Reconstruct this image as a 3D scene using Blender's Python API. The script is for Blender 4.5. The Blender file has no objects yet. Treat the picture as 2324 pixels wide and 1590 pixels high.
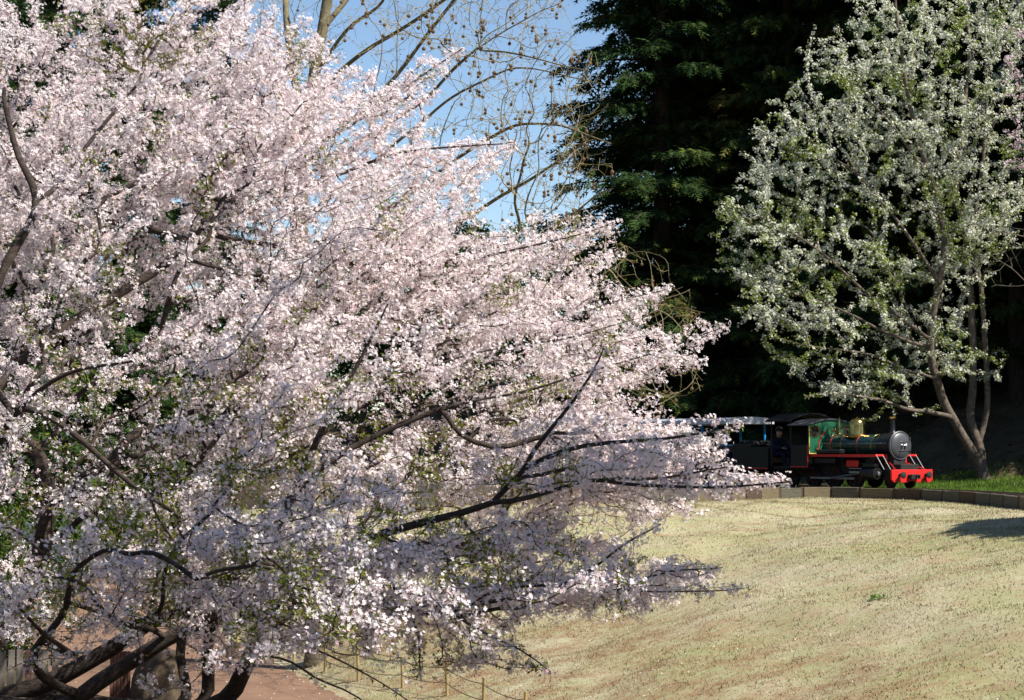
import bpy, bmesh, math, random
import numpy as np
from mathutils import Vector, Matrix, noise, geometry

# ------------------------------------------------------------------ camera, sky, sun, exposure
scn = bpy.context.scene
COL = scn.collection
F_PX, CAM_Z = 1911.0, 3.9
PITCH = math.atan(100.0 / F_PX)
cam_d = bpy.data.cameras.new('camera')
cam_d.sensor_width = 36.0
cam_d.lens = 36.0 * F_PX / 1024.0
cam_d.clip_end = 2000
cam = bpy.data.objects.new('camera', cam_d)
COL.objects.link(cam)
cam.location = (0, 0, CAM_Z)
cam.rotation_euler = (math.pi / 2 + PITCH, 0, 0)
scn.camera = cam

SUN_ELEV = math.radians(50)
SUN_AZ = math.radians(122)            # clockwise from +Y (away from the camera): from the right, behind the viewer
w = bpy.data.worlds.new('World')
scn.world = w
w.use_nodes = True
wn = w.node_tree.nodes
sky = wn.new('ShaderNodeTexSky')
sky.sky_type = 'NISHITA'
sky.sun_disc = False
sky.sun_elevation = SUN_ELEV
sky.sun_rotation = SUN_AZ
sky.air_density = 1.0
sky.dust_density = 0.0
sky.ozone_density = 3.0
w.node_tree.links.new(sky.outputs[0], wn['Background'].inputs[0])
wn['Background'].inputs[1].default_value = 0.085
sd = bpy.data.lights.new('sun', 'SUN')
sd.energy = 5.0
sd.angle = math.radians(0.5)
sd.color = (1.0, 0.95, 0.87)
sun = bpy.data.objects.new('sun', sd)
COL.objects.link(sun)
TO_SUN = Vector((math.sin(SUN_AZ) * math.cos(SUN_ELEV), math.cos(SUN_AZ) * math.cos(SUN_ELEV), math.sin(SUN_ELEV)))
sun.rotation_euler = TO_SUN.to_track_quat('Z', 'Y').to_euler()
sun.location = (20, -5, 30)
vs = scn.view_settings
vs.view_transform = 'Standard'
vs.look = 'None'
vs.gamma = 1
vs.use_curve_mapping = False
vs.exposure = 0.84

RS = np.random.RandomState(7)
random.seed(7)
K = 1024.0 / 2324.0                    # my measurements were taken on a 2324 px wide view


def at(px, py, D):
    """world point at depth D (metres along +Y) seen at pixel px,py of a 1024x700 view"""
    r = (px - 512.0) / F_PX
    u = (350.0 - py) / F_PX
    y = math.cos(PITCH) - u * math.sin(PITCH)
    z = math.sin(PITCH) + u * math.cos(PITCH)
    return np.array((r / y * D, D, CAM_Z + z / y * D))


def at2(x, y, D):
    return at(x * K, y * K, D)


def to_px(P):
    P = np.asarray(P, float)
    d = P - np.array((0, 0, CAM_Z))
    fw = d[..., 1] * math.cos(PITCH) + d[..., 2] * math.sin(PITCH)
    up = -d[..., 1] * math.sin(PITCH) + d[..., 2] * math.cos(PITCH)
    return 512 + F_PX * d[..., 0] / fw, 350 - F_PX * up / fw


# ------------------------------------------------------------------ materials
def mat(name, col, rough=0.8, metal=0.0, var=None, vscale=8.0, bump=0.0, bscale=40.0, spec=0.3, coat=0.0, stretch=None, detail=6):
    m = bpy.data.materials.new(name)
    m.use_nodes = True
    nt = m.node_tree
    b = nt.nodes['Principled BSDF']
    b.inputs['Roughness'].default_value = rough
    b.inputs['Metallic'].default_value = metal
    b.inputs['Specular IOR Level'].default_value = spec
    b.inputs['Coat Weight'].default_value = coat
    b.inputs['Base Color'].default_value = (*col, 1)
    tc = nt.nodes.new('ShaderNodeTexCoord')
    vec = tc.outputs['Object']
    if stretch:
        mp = nt.nodes.new('ShaderNodeMapping')
        mp.inputs['Scale'].default_value = stretch
        nt.links.new(vec, mp.inputs[0])
        vec = mp.outputs[0]
    if var:
        n = nt.nodes.new('ShaderNodeTexNoise')
        n.inputs['Scale'].default_value = vscale
        n.inputs['Detail'].default_value = detail
        n.inputs['Roughness'].default_value = 0.65
        nt.links.new(vec, n.inputs['Vector'])
        r = nt.nodes.new('ShaderNodeValToRGB')
        r.color_ramp.elements[0].position = 0.33
        r.color_ramp.elements[1].position = 0.68
        r.color_ramp.elements[0].color = (*col, 1)
        r.color_ramp.elements[1].color = (*var, 1)
        nt.links.new(n.outputs['Fac'], r.inputs[0])
        nt.links.new(r.outputs[0], b.inputs['Base Color'])
    if bump:
        n2 = nt.nodes.new('ShaderNodeTexNoise')
        n2.inputs['Scale'].default_value = bscale
        n2.inputs['Detail'].default_value = 5
        nt.links.new(vec, n2.inputs['Vector'])
        bp = nt.nodes.new('ShaderNodeBump')
        bp.inputs['Strength'].default_value = bump
        bp.inputs['Distance'].default_value = 0.02
        nt.links.new(n2.outputs['Fac'], bp.inputs['Height'])
        nt.links.new(bp.outputs[0], b.inputs['Normal'])
    return m


def leaf_mat(name, stops, trans=0.4, rough=0.6, tmul=(1, 1, 1)):
    """diffuse + translucent, colour by per-leaf 'tint' attribute"""
    m = bpy.data.materials.new(name)
    m.use_nodes = True
    nt = m.node_tree
    nt.nodes.remove(nt.nodes['Principled BSDF'])
    out = nt.nodes['Material Output']
    a = nt.nodes.new('ShaderNodeAttribute')
    a.attribute_name = 'tint'
    r = nt.nodes.new('ShaderNodeValToRGB')
    els = r.color_ramp.elements
    while len(els) < len(stops):
        els.new(0.5)
    for e, (p, c) in zip(els, stops):
        e.position = p
        e.color = (*c, 1)
    nt.links.new(a.outputs['Fac'], r.inputs[0])
    d = nt.nodes.new('ShaderNodeBsdfDiffuse')
    t = nt.nodes.new('ShaderNodeBsdfTranslucent')
    mixc = nt.nodes.new('ShaderNodeMixRGB')
    mixc.blend_type = 'MULTIPLY'
    mixc.inputs[0].default_value = 1
    mixc.inputs[2].default_value = (*tmul, 1)
    nt.links.new(r.outputs[0], mixc.inputs[1])
    nt.links.new(r.outputs[0], d.inputs[0])
    nt.links.new(mixc.outputs[0], t.inputs[0])
    mx = nt.nodes.new('ShaderNodeMixShader')
    mx.inputs[0].default_value = trans
    nt.links.new(d.outputs[0], mx.inputs[1])
    nt.links.new(t.outputs[0], mx.inputs[2])
    nt.links.new(mx.outputs[0], out.inputs[0])
    return m


M = {}
M['bark_cherry'] = mat('bark_cherry', (0.022, 0.014, 0.011), 0.85, var=(0.075, 0.055, 0.042), vscale=11, bump=1.0, bscale=45, stretch=(1, 1, 2.5))
M['twig_cherry'] = mat('twig_cherry', (0.06, 0.036, 0.026), 0.8, var=(0.11, 0.075, 0.045), vscale=9)
M['bark_plane'] = mat('bark_plane', (0.10, 0.08, 0.045), 0.85, var=(0.21, 0.175, 0.10), vscale=3.5, bump=0.4, bscale=30)
M['twig_plane'] = mat('twig_plane', (0.24, 0.195, 0.105), 0.8, var=(0.36, 0.30, 0.18), vscale=4)
M['bark_pale'] = mat('bark_pale', (0.06, 0.044, 0.032), 0.85, var=(0.18, 0.145, 0.11), vscale=9, bump=0.8, bscale=40, stretch=(1, 1, 1.8))
M['bark_dark'] = mat('bark_dark', (0.035, 0.024, 0.018), 0.9, var=(0.075, 0.048, 0.034), vscale=8, bump=0.7, bscale=30, stretch=(1, 1, .25))
M['seed_ball'] = mat('seed_ball', (0.13, 0.075, 0.035), 0.9, var=(0.2, 0.13, 0.06), vscale=60, bump=0.8, bscale=200)
M['blossom'] = leaf_mat('blossom_petal', [(0, (0.71, 0.44, 0.48)), (0.3, (0.84, 0.72, 0.73)), (0.65, (0.88, 0.815, 0.81)), (1, (0.89, 0.865, 0.855))], 0.43, tmul=(1, .93, .94))
M['calyx'] = leaf_mat('calyx_red', [(0, (0.26, 0.05, 0.045)), (0.5, (0.36, 0.11, 0.08)), (1, (0.30, 0.20, 0.06))], 0.25)
M['spring_leaf'] = leaf_mat('spring_leaf', [(0, (0.17, 0.10, 0.03)), (0.35, (0.19, 0.21, 0.035)), (1, (0.25, 0.32, 0.05))], 0.5, tmul=(1.1, 1.15, .6))
M['white_blossom'] = leaf_mat('white_petal', [(0, (0.66, 0.68, 0.50)), (0.5, (0.82, 0.82, 0.72)), (1, (0.90, 0.89, 0.82))], 0.38)
M['white_leaf'] = leaf_mat('white_tree_leaf', [(0, (0.14, 0.19, 0.035)), (1, (0.29, 0.35, 0.07))], 0.5, tmul=(1.1, 1.15, .6))
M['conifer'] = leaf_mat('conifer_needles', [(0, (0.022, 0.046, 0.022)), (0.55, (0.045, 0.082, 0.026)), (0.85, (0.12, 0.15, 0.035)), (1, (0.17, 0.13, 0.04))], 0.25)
M['shrub'] = leaf_mat('shrub_leaf', [(0, (0.03, 0.06, 0.014)), (0.6, (0.07, 0.115, 0.022)), (1, (0.14, 0.17, 0.035))], 0.35)
M['green_blade'] = leaf_mat('green_blade', [(0, (0.07, 0.14, 0.02)), (0.7, (0.13, 0.23, 0.035)), (1, (0.24, 0.26, 0.08))], 0.35)
M['litter'] = leaf_mat('leaf_litter', [(0, (0.07, 0.03, 0.015)), (0.5, (0.16, 0.075, 0.035)), (1, (0.24, 0.15, 0.08))], 0.1)


def lawn_mat(name, blade):
    """dry winter lawn; same world-space pattern on the soil sheet and on the blades"""
    m = bpy.data.materials.new(name)
    m.use_nodes = True
    nt = m.node_tree
    b = nt.nodes['Principled BSDF']
    b.inputs['Roughness'].default_value = 0.9
    b.inputs['Specular IOR Level'].default_value = 0.1
    tc = nt.nodes.new('ShaderNodeTexCoord')

    def nz(scale, sc=(1, 1, 1), rot=0, det=5, ro=0.6):
        mp = nt.nodes.new('ShaderNodeMapping')
        mp.inputs['Rotation'].default_value = (0, 0, rot)
        mp.inputs['Scale'].default_value = sc
        nt.links.new(tc.outputs['Object'], mp.inputs[0])
        n = nt.nodes.new('ShaderNodeTexNoise')
        n.inputs['Scale'].default_value = scale
        n.inputs['Detail'].default_value = det
        n.inputs['Roughness'].default_value = ro
        nt.links.new(mp.outputs[0], n.inputs['Vector'])
        return n.outputs['Fac']

    def ramp(fac, stops):
        r = nt.nodes.new('ShaderNodeValToRGB')
        e = r.color_ramp.elements
        while len(e) < len(stops):
            e.new(0.5)
        for q, (p, c) in zip(e, stops):
            q.position = p
            q.color = (*c, 1)
        nt.links.new(fac, r.inputs[0])
        return r.outputs[0]

    def mix(fac, a, bb):
        x = nt.nodes.new('ShaderNodeMixRGB')
        nt.links.new(fac, x.inputs[0])
        if isinstance(a, tuple):
            x.inputs[1].default_value = (*a, 1)
        else:
            nt.links.new(a, x.inputs[1])
        if isinstance(bb, tuple):
            x.inputs[2].default_value = (*bb, 1)
        else:
            nt.links.new(bb, x.inputs[2])
        return x.outputs[0]
    base = ramp(nz(0.35, det=4), [(0.36, (0.295, 0.285, 0.145)), (0.5, (0.345, 0.315, 0.19)), (0.64, (0.395, 0.355, 0.245))])
    ol = ramp(nz(0.9, det=3), [(0.45, (0, 0, 0)), (0.7, (0.6, 0.6, 0.6))])
    c = mix(ol, base, (0.27, 0.275, 0.13))
    st = ramp(nz(1.0, (0.55, 2.6, 1), -0.75, 6, 0.7), [(0.53, (0, 0, 0)), (0.68, (0.9, 0.9, 0.9))])
    c = mix(st, c, (0.30, 0.20, 0.12))
    fine = ramp(nz(1.9, (1, 1.3, 1), -0.6, 8, 0.82), [(0.52, (0, 0, 0)), (0.63, (0.9, 0.9, 0.9))])
    c = mix(fine, c, (0.33, 0.235, 0.15))
    pale = ramp(nz(2.6, (1, 1.8, 1), -0.5, 5, 0.7), [(0.55, (0, 0, 0)), (0.7, (0.7, 0.7, 0.7))])
    c = mix(pale, c, (0.44, 0.40, 0.27))
    dots = ramp(nz(5.5, (1, 1.5, 1), -0.6, 4, 0.7), [(0.60, (0, 0, 0)), (0.67, (0.9, 0.9, 0.9))])
    c = mix(dots, c, (0.17, 0.11, 0.065))
    # bare, trampled earth along the foot of the bank
    w_attr = nt.nodes.new('ShaderNodeAttribute')
    w_attr.attribute_name = 'earth'
    er = nt.nodes.new('ShaderNodeMath')
    er.operation = 'MULTIPLY'
    nt.links.new(w_attr.outputs['Fac'], er.inputs[0])
    en = ramp(nz(1.7, (0.8, 1.1, 1), -0.6, 8, 0.8), [(0.44, (0, 0, 0)), (0.60, (1, 1, 1))])
    nt.links.new(en, er.inputs[1])
    c = mix(er.outputs[0], c, (0.23, 0.14, 0.075))
    if blade:
        a = nt.nodes.new('ShaderNodeAttribute')
        a.attribute_name = 'tint'
        hs = nt.nodes.new('ShaderNodeMixRGB')
        hs.blend_type = 'MULTIPLY'
        hs.inputs[0].default_value = 1
        nt.links.new(c, hs.inputs[1])
        tr = ramp(a.outputs['Fac'], [(0, (0.55, 0.48, 0.41)), (0.5, (0.99, 0.99, 0.95)), (1, (1.25, 1.24, 1.2))])
        nt.links.new(tr, hs.inputs[2])
        c = hs.outputs[0]
    nt.links.new(c, b.inputs['Base Color'])
    if not blade:
        bp = nt.nodes.new('ShaderNodeBump')
        bp.inputs['Strength'].default_value = 0.8
        bp.inputs['Distance'].default_value = 0.03
        nt.links.new(nz(22, det=6, ro=0.75), bp.inputs['Height'])
        nt.links.new(bp.outputs[0], b.inputs['Normal'])
    return m


M['soil'] = lawn_mat('dry_lawn_soil', False)
M['blade'] = lawn_mat('dry_lawn_blade', True)
M['woodland'] = mat('woodland_floor', (0.035, 0.026, 0.014), 0.95, var=(0.085, 0.062, 0.03), vscale=1.6, bump=0.8, bscale=12)
M['path'] = mat('red_asphalt', (0.16, 0.092, 0.056), 0.9, var=(0.22, 0.13, 0.083), vscale=1.3, bump=0.3, bscale=90)
M['ballast'] = mat('ballast_stone', (0.16, 0.15, 0.13), 0.9, var=(0.35, 0.33, 0.29), vscale=25)
M['block_a'] = mat('weathered_timber_grey', (0.055, 0.052, 0.038), 0.9, var=(0.12, 0.108, 0.078), vscale=5, bump=0.5, bscale=30, stretch=(1, 1, 6))
M['block_b'] = mat('weathered_timber_brown', (0.05, 0.03, 0.02), 0.9, var=(0.095, 0.062, 0.04), vscale=5, bump=0.5, bscale=30, stretch=(1, 1, 6))
M['block_c'] = mat('weathered_timber_tan', (0.10, 0.08, 0.045), 0.9, var=(0.17, 0.135, 0.08), vscale=5, bump=0.5, bscale=30, stretch=(1, 1, 6))
M['sleeper'] = mat('sleeper_timber', (0.07, 0.05, 0.035), 0.9, var=(0.12, 0.09, 0.06), vscale=6, bump=0.4)
M['rail'] = mat('rail_steel', (0.22, 0.2, 0.18), 0.4, 0.8, var=(0.1, 0.06, 0.04), vscale=12)
M['post'] = mat('fence_post_timber', (0.22, 0.155, 0.065), 0.85, var=(0.40, 0.31, 0.14), vscale=9, bump=0.3, stretch=(1, 1, .2))
M['wire'] = mat('fence_wire', (0.06, 0.05, 0.04), 0.6, 0.4)
M['black'] = mat('black_enamel', (0.007, 0.007, 0.008), 0.38, spec=0.4, var=(0.013, 0.013, 0.014), vscale=6)
M['blackmatt'] = mat('sooty_black', (0.012, 0.011, 0.011), 0.75, var=(0.03, 0.027, 0.024), vscale=10)
M['grey'] = mat('smokebox_grey', (0.045, 0.048, 0.055), 0.42, spec=0.5, var=(0.065, 0.068, 0.076), vscale=7)
M['green'] = mat('green_enamel', (0.012, 0.095, 0.045), 0.3, spec=0.5, coat=0.3, var=(0.016, 0.11, 0.055), vscale=5)
M['dgreen'] = mat('dark_green_enamel', (0.006, 0.036, 0.024), 0.22, spec=0.6, coat=0.4, var=(0.008, 0.043, 0.03), vscale=5)
M['red'] = mat('red_enamel', (0.58, 0.022, 0.020), 0.38, spec=0.45, var=(0.52, 0.018, 0.017), vscale=6)
M['wheelred'] = mat('dark_wheel_red', (0.10, 0.008, 0.008), 0.6, var=(0.05, 0.008, 0.007), vscale=12)  # deep red for the spokes, darker than the beam
M['brass'] = mat('polished_brass', (0.62, 0.43, 0.13), 0.2, 1.0, var=(0.55, 0.37, 0.10), vscale=5)
M['cream'] = mat('lining_yellow', (0.62, 0.42, 0.10), 0.5)
M['steel'] = mat('worn_steel', (0.30, 0.30, 0.30), 0.45, 0.8)
M['rodwhite'] = mat('handrail_white', (0.42, 0.41, 0.40), 0.45)
M['carwhite'] = mat('carriage_roof_white', (0.62, 0.63, 0.65), 0.55, var=(0.72, 0.72, 0.73), vscale=3)
M['carblue'] = mat('carriage_blue', (0.03, 0.27, 0.60), 0.45, var=(0.04, 0.31, 0.66), vscale=5)
M['carpanel'] = mat('carriage_panel_navy', (0.012, 0.022, 0.05), 0.5, var=(0.018, 0.03, 0.065), vscale=5)
M['wood'] = mat('bench_wood', (0.14, 0.085, 0.045), 0.7, var=(0.2, 0.12, 0.07), vscale=8, stretch=(1, 1, 4))
M['redwood'] = mat('stained_timber', (0.10, 0.045, 0.032), 0.8, var=(0.19, 0.10, 0.07), vscale=7, bump=.3, stretch=(6, 6, 1))
M['greywood'] = mat('weathered_plank', (0.085, 0.07, 0.06), 0.85, var=(0.2, 0.17, 0.14), vscale=7, bump=.3, stretch=(6, 6, 1))
M['stone'] = mat('mossy_boulder', (0.03, 0.022, 0.015), 0.9, var=(0.11, 0.08, 0.05), vscale=4.5, bump=0.9, bscale=9)
M['skin'] = mat('skin', (0.50, 0.30, 0.22), 0.6)
M['overall'] = mat('navy_overall', (0.008, 0.012, 0.035), 0.85, var=(0.012, 0.018, 0.05), vscale=12)
M['hair'] = mat('dark_cap', (0.02, 0.018, 0.017), 0.9)


# ------------------------------------------------------------------ helpers
def link(o, parent=None):
    COL.objects.link(o)
    if parent is not None:
        o.parent = parent
    return o


def tag(o, label, cat, group=None, kind=None):
    o['label'] = label
    o['category'] = cat
    if group:
        o['group'] = group
    if kind:
        o['kind'] = kind
    return o


def empty(name, loc=(0, 0, 0), rz=0.0):
    o = bpy.data.objects.new(name, None)
    o.location = loc
    o.rotation_euler = (0, 0, rz)
    o.empty_display_size = 0.2
    return link(o)


def np_mesh(name, V, T, mats, tint=None, extra=None, midx=None, smooth=False):
    """fast mesh from a vertex array and a triangle (or quad) array"""
    V = np.asarray(V, np.float32)
    T = np.asarray(T, np.int32)
    n = T.shape[1]
    me = bpy.data.meshes.new(name)
    me.vertices.add(len(V))
    me.vertices.foreach_set('co', V.ravel())
    me.loops.add(T.size)
    me.loops.foreach_set('vertex_index', T.ravel())
    me.polygons.add(len(T))
    me.polygons.foreach_set('loop_start', np.arange(0, T.size, n, dtype=np.int32))
    if midx is not None:
        me.polygons.foreach_set('material_index', np.asarray(midx, np.int32))
    if smooth:
        me.polygons.foreach_set('use_smooth', np.ones(len(T), bool))
    for m in (mats if isinstance(mats, (list, tuple)) else [mats]):
        me.materials.append(m)
    if tint is not None:
        a = me.attributes.new('tint', 'FLOAT', 'POINT')
        a.data.foreach_set('value', np.asarray(tint, np.float32))
    for k, v in (extra or {}).items():
        a = me.attributes.new(k, 'FLOAT', 'POINT')
        a.data.foreach_set('value', np.asarray(v, np.float32))
    me.update(calc_edges=True)
    return me


def np_obj(name, V, T, mats, parent=None, **kw):
    return link(bpy.data.objects.new(name, np_mesh(name, V, T, mats, **kw)), parent)


def basis(N, spin):
    """orthonormal frames (columns x,y,z=N) for many normals, turned by spin"""
    N = N / np.linalg.norm(N, axis=1, keepdims=True)
    ref = np.where(np.abs(N[:, 2:3]) < 0.9, np.array([[0, 0, 1.0]]), np.array([[1.0, 0, 0]]))
    X = np.cross(ref, N)
    X /= np.linalg.norm(X, axis=1, keepdims=True)
    Y = np.cross(N, X)
    c, s = np.cos(spin)[:, None], np.sin(spin)[:, None]
    return np.stack([X * c + Y * s, -X * s + Y * c, N], axis=2)


def inst(TV, TT, P, R, S):
    """copies of a small template: P (n,3), R (n,3,3), S (n,) -> vertex and triangle arrays"""
    n, k = len(P), len(TV)
    V = np.einsum('nij,kj->nki', R, TV) * S[:, None, None] + P[:, None, :]
    T = TT[None] + (np.arange(n) * k)[:, None, None]
    return V.reshape(-1, 3), T.reshape(-1, TT.shape[1])


def rand_dirs(n, rs=RS):
    v = rs.normal(size=(n, 3))
    return v / np.linalg.norm(v, axis=1, keepdims=True)


class MB:
    """collects simple solids into one mesh"""
    def __init__(s):
        s.v, s.f = [], []

    def add(s, V, Fc):
        o = len(s.v)
        s.v += [tuple(p) for p in V]
        s.f += [tuple(i + o for i in q) for q in Fc]
        return s

    def box(s, x0, x1, y0, y1, z0, z1, b=0.0):
        if b <= 0:
            V = [(x, y, z) for z in (z0, z1) for y in (y0, y1) for x in (x0, x1)]
            return s.add(V, [(0, 2, 3, 1), (4, 5, 7, 6), (0, 1, 5, 4), (2, 6, 7, 3), (0, 4, 6, 2), (1, 3, 7, 5)])
        bm = bmesh.new()
        bmesh.ops.create_cube(bm, size=1)
        bmesh.ops.scale(bm, vec=(x1 - x0, y1 - y0, z1 - z0), verts=bm.verts)
        bmesh.ops.translate(bm, vec=((x0 + x1) / 2, (y0 + y1) / 2, (z0 + z1) / 2), verts=bm.verts)
        bmesh.ops.bevel(bm, geom=bm.edges[:], offset=b, segments=1, affect='EDGES')
        bm.verts.ensure_lookup_table()
        bm.verts.index_update()
        s.add([v.co[:] for v in bm.verts], [[v.index for v in f.verts] for f in bm.faces])
        bm.free()
        return s

    def tube(s, pts, r, n=8, cap=True):
        pts = [Vector(p) for p in pts]
        rr = r if isinstance(r, (list, tuple)) else [r] * len(pts)
        V, Fc = [], []
        prevx = None
        for i, p in enumerate(pts):
            t = (pts[min(i + 1, len(pts) - 1)] - pts[max(i - 1, 0)]).normalized()
            if prevx is None:
                ref = Vector((0, 0, 1)) if abs(t.z) < 0.9 else Vector((1, 0, 0))
                x = t.cross(ref).normalized()
            else:
                x = (prevx - t * prevx.dot(t)).normalized()
            prevx = x
            y = t.cross(x)
            for k in range(n):
                a = 2 * math.pi * k / n
                V.append(p + (x * math.cos(a) + y * math.sin(a)) * rr[i])
        for i in range(len(pts) - 1):
            for k in range(n):
                k2 = (k + 1) % n
                Fc.append((i * n + k, i * n + k2, (i + 1) * n + k2, (i + 1) * n + k))
        if cap:
            Fc.append(tuple(range(n - 1, -1, -1)))
            Fc.append(tuple((len(pts) - 1) * n + k for k in range(n)))
        return s.add(V, Fc)

    def lathe(s, prof, origin, axis='z', n=24):
        """prof: list of (radius, height along axis)"""
        V, Fc = [], []
        ox, oy, oz = origin
        for r, h in prof:
            for k in range(n):
                a = 2 * math.pi * k / n
                c, d = r * math.cos(a), r * math.sin(a)
                V.append((ox + c, oy + d, oz + h) if axis == 'z' else ((ox + h, oy + c, oz + d) if axis == 'x' else (ox + c, oy + h, oz + d)))
        for i in range(len(prof) - 1):
            for k in range(n):
                k2 = (k + 1) % n
                Fc.append((i * n + k, i * n + k2, (i + 1) * n + k2, (i + 1) * n + k))
        Fc.append(tuple(range(n)))
        Fc.append(tuple((len(prof) - 1) * n + k for k in range(n)))
        return s.add(V, Fc)

    def plate(s, poly, holes, x0, x1):
        """flat plate in the y,z plane from x0 to x1, with round or other holes"""
        loops = [[Vector((0, p[0], p[1])) for p in L] for L in [poly] + holes]
        tris = geometry.tessellate_polygon(loops)
        flat = [p for L in loops for p in L]
        n = len(flat)
        V = [(x0, p.y, p.z) for p in flat] + [(x1, p.y, p.z) for p in flat]
        Fc = [tuple(t) for t in tris] + [tuple(i + n for i in reversed(t)) for t in tris]
        o = 0
        for L in loops:
            m = len(L)
            for k in range(m):
                a, b = o + k, o + (k + 1) % m
                Fc.append((a, b, b + n, a + n))
            o += m
        return s.add(V, Fc)

    def build(s, name, m, parent=None, smooth=False):
        me = bpy.data.meshes.new(name)
        me.from_pydata(s.v, [], s.f)
        bm = bmesh.new()
        bm.from_mesh(me)
        bmesh.ops.recalc_face_normals(bm, faces=bm.faces)
        if smooth:
            for f in bm.faces:
                f.smooth = True
            for e in bm.edges:
                if len(e.link_faces) == 2 and e.calc_face_angle(0) > math.radians(38):
                    e.smooth = False
        bm.to_mesh(me)
        bm.free()
        me.materials.append(m)
        return link(bpy.data.objects.new(name, me), parent)


def copy_tree(o, parent=None):
    c = o.copy()
    COL.objects.link(c)
    if parent is not None:
        c.parent = parent
    for ch in list(o.children):
        copy_tree(ch, c)
    return c


def smooth01(t):
    t = np.clip(t, 0, 1)
    return t * t * (3 - 2 * t)


def catmull(P, n=12):
    P = np.asarray(P, float)
    Q = np.vstack([2 * P[0] - P[1], P, 2 * P[-1] - P[-2]])
    out = []
    for i in range(1, len(Q) - 2):
        for k in range(n):
            t = k / n
            a, b, c, d = Q[i - 1], Q[i], Q[i + 1], Q[i + 2]
            out.append(.5 * ((2 * b) + (-a + c) * t + (2 * a - 5 * b + 4 * c - d) * t * t + (-a + 3 * b - 3 * c + d) * t ** 3))
    out.append(P[-1])
    return np.array(out)


def inpoly(x, y, poly):
    poly = np.asarray(poly, float)
    r = np.zeros(np.shape(x), bool)
    j = len(poly) - 1
    for i in range(len(poly)):
        xi, yi = poly[i]
        xj, yj = poly[j]
        c = ((yi > y) != (yj > y)) & (x < (xj - xi) * (y - yi) / (yj - yi + 1e-12) + xi)
        r ^= c
        j = i
    return r


# ------------------------------------------------------------------ lie of the land
WALL = catmull([(-14, 40), (-9, 40.3), (-4, 41), (-.74, 41.8), (4.1, 44.3), (6.2, 47.0), (7.7, 48.0), (8.86, 47.3), (9.86, 45.3), (10.25, 42),
                (10.3, 38.3), (10.8, 34), (12, 30), (15, 24), (22, 14), (32, 3)], 14)
WT = np.gradient(WALL, axis=0)
WT /= np.linalg.norm(WT, axis=1, keepdims=True)
RAIL_Z, BED_Z, WALL_TOP, LAWN_TOP = 2.95, 2.83, 2.97, 2.70


TRACK = catmull([(30, 6), (20, 19), (13.4, 30.3), (11.95, 34.3), (11.3, 38.4), (11.2, 42), (10.75, 45.2), (9.9, 47.3), (8.86, 49.0), (6.78, 52.4),
                 (4.18, 56.65), (1.0, 60.2), (-4, 62.5), (-12, 63.5), (-40, 64)][::-1], 14)
TT_ = np.gradient(TRACK, axis=0)
TT_ /= np.linalg.norm(TT_, axis=1, keepdims=True)


def wall_sd(x, y, WALL=WALL, WT=WT):
    """signed distance to the wall line: + behind it (track side)"""
    x = np.asarray(x, float).ravel()
    y = np.asarray(y, float).ravel()
    out = np.empty(len(x))
    for i in range(0, len(x), 20000):
        dx = x[i:i + 20000, None] - WALL[None, :, 0]
        dy = y[i:i + 20000, None] - WALL[None, :, 1]
        d2 = dx * dx + dy * dy
        j = d2.argmin(1)
        k = np.arange(len(j))
        cr = WT[j, 0] * dy[k, j] - WT[j, 1] * dx[k, j]
        out[i:i + 20000] = np.sqrt(d2[k, j]) * np.sign(cr)
    return out


def track_sd(x, y):
    return wall_sd(x, y, TRACK, TT_)


def path_right(y):
    return -2.5 - 0.326 * (np.asarray(y, float) - 29.8) + 0.0016 * np.clip(np.asarray(y, float) - 45, 0, 200) ** 2


def path_sd(x, y):
    return (np.asarray(x, float) - path_right(y)) * 0.95


PATH_W = 4.6


def vnoise(x, y, s, seed=0.0):
    x, y = np.ravel(x) * s * 6.0, np.ravel(y) * s * 6.0
    v = 0
    for k, (a, b, p) in enumerate(((.61, .83, .3), (-.97, .42, 1.7), (.31, -1.21, 2.9), (1.43, .77, 4.1), (-1.1, -1.55, 5.2), (2.3, -.9, .8))):
        v = v + np.sin(x * a + y * b + p + seed + 1.3 * np.sin(x * b * .6 - y * a * .5 + p * 2)) / (1 + .35 * k)
    return v / 3.0


def height(x, y, nz=True):
    x = np.asarray(x, float).ravel()
    y = np.asarray(y, float).ravel()
    dw = wall_sd(x, y)
    dp = path_sd(x, y)
    t = np.clip(dp, 0, None) / (np.clip(dp, 0, None) + np.clip(-dw, 0, None) + 1e-6)
    lawn = LAWN_TOP * np.sin(np.pi / 2 * np.clip(t, 0, 1) ** 1.12)
    td = track_sd(x, y)
    rise = np.clip(td - 1.4, 0, None) * 0.09 + np.clip(td - 5.0, 0, None) ** 1.15 * 0.15
    rise = np.minimum(rise, 4.2 + 0.01 * td) * smooth01(dp / 22)
    m = smooth01((dp + 0.3) / 5.0)
    z = np.where(dw > .32, BED_Z * m + rise, lawn)
    left = np.clip(-dp - PATH_W * .95, 0, None)
    z = np.where(dp < 0, 0.07 * left, z)
    z = z + 2.2 * smooth01((13 - y) / 8)
    if nz:
        amp = np.where(dp < 0, smooth01(left / 3) * .35, np.where(dw > 0, smooth01((td - 2.5) / 4) * 0.5, smooth01(dp / 2) * smooth01(-dw / 1.5) * 0.10))
        z = z + amp * vnoise(x, y, 0.3, 3.1)
    return z


def h1(x, y):
    return float(height([x], [y])[0])


# ground sheet: fine where seen, coarse beyond
def axis(segs):
    out = []
    for a, b, s in segs:
        out += list(np.arange(a, b, s))
    out.append(segs[-1][1])
    return np.array(out)


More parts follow.
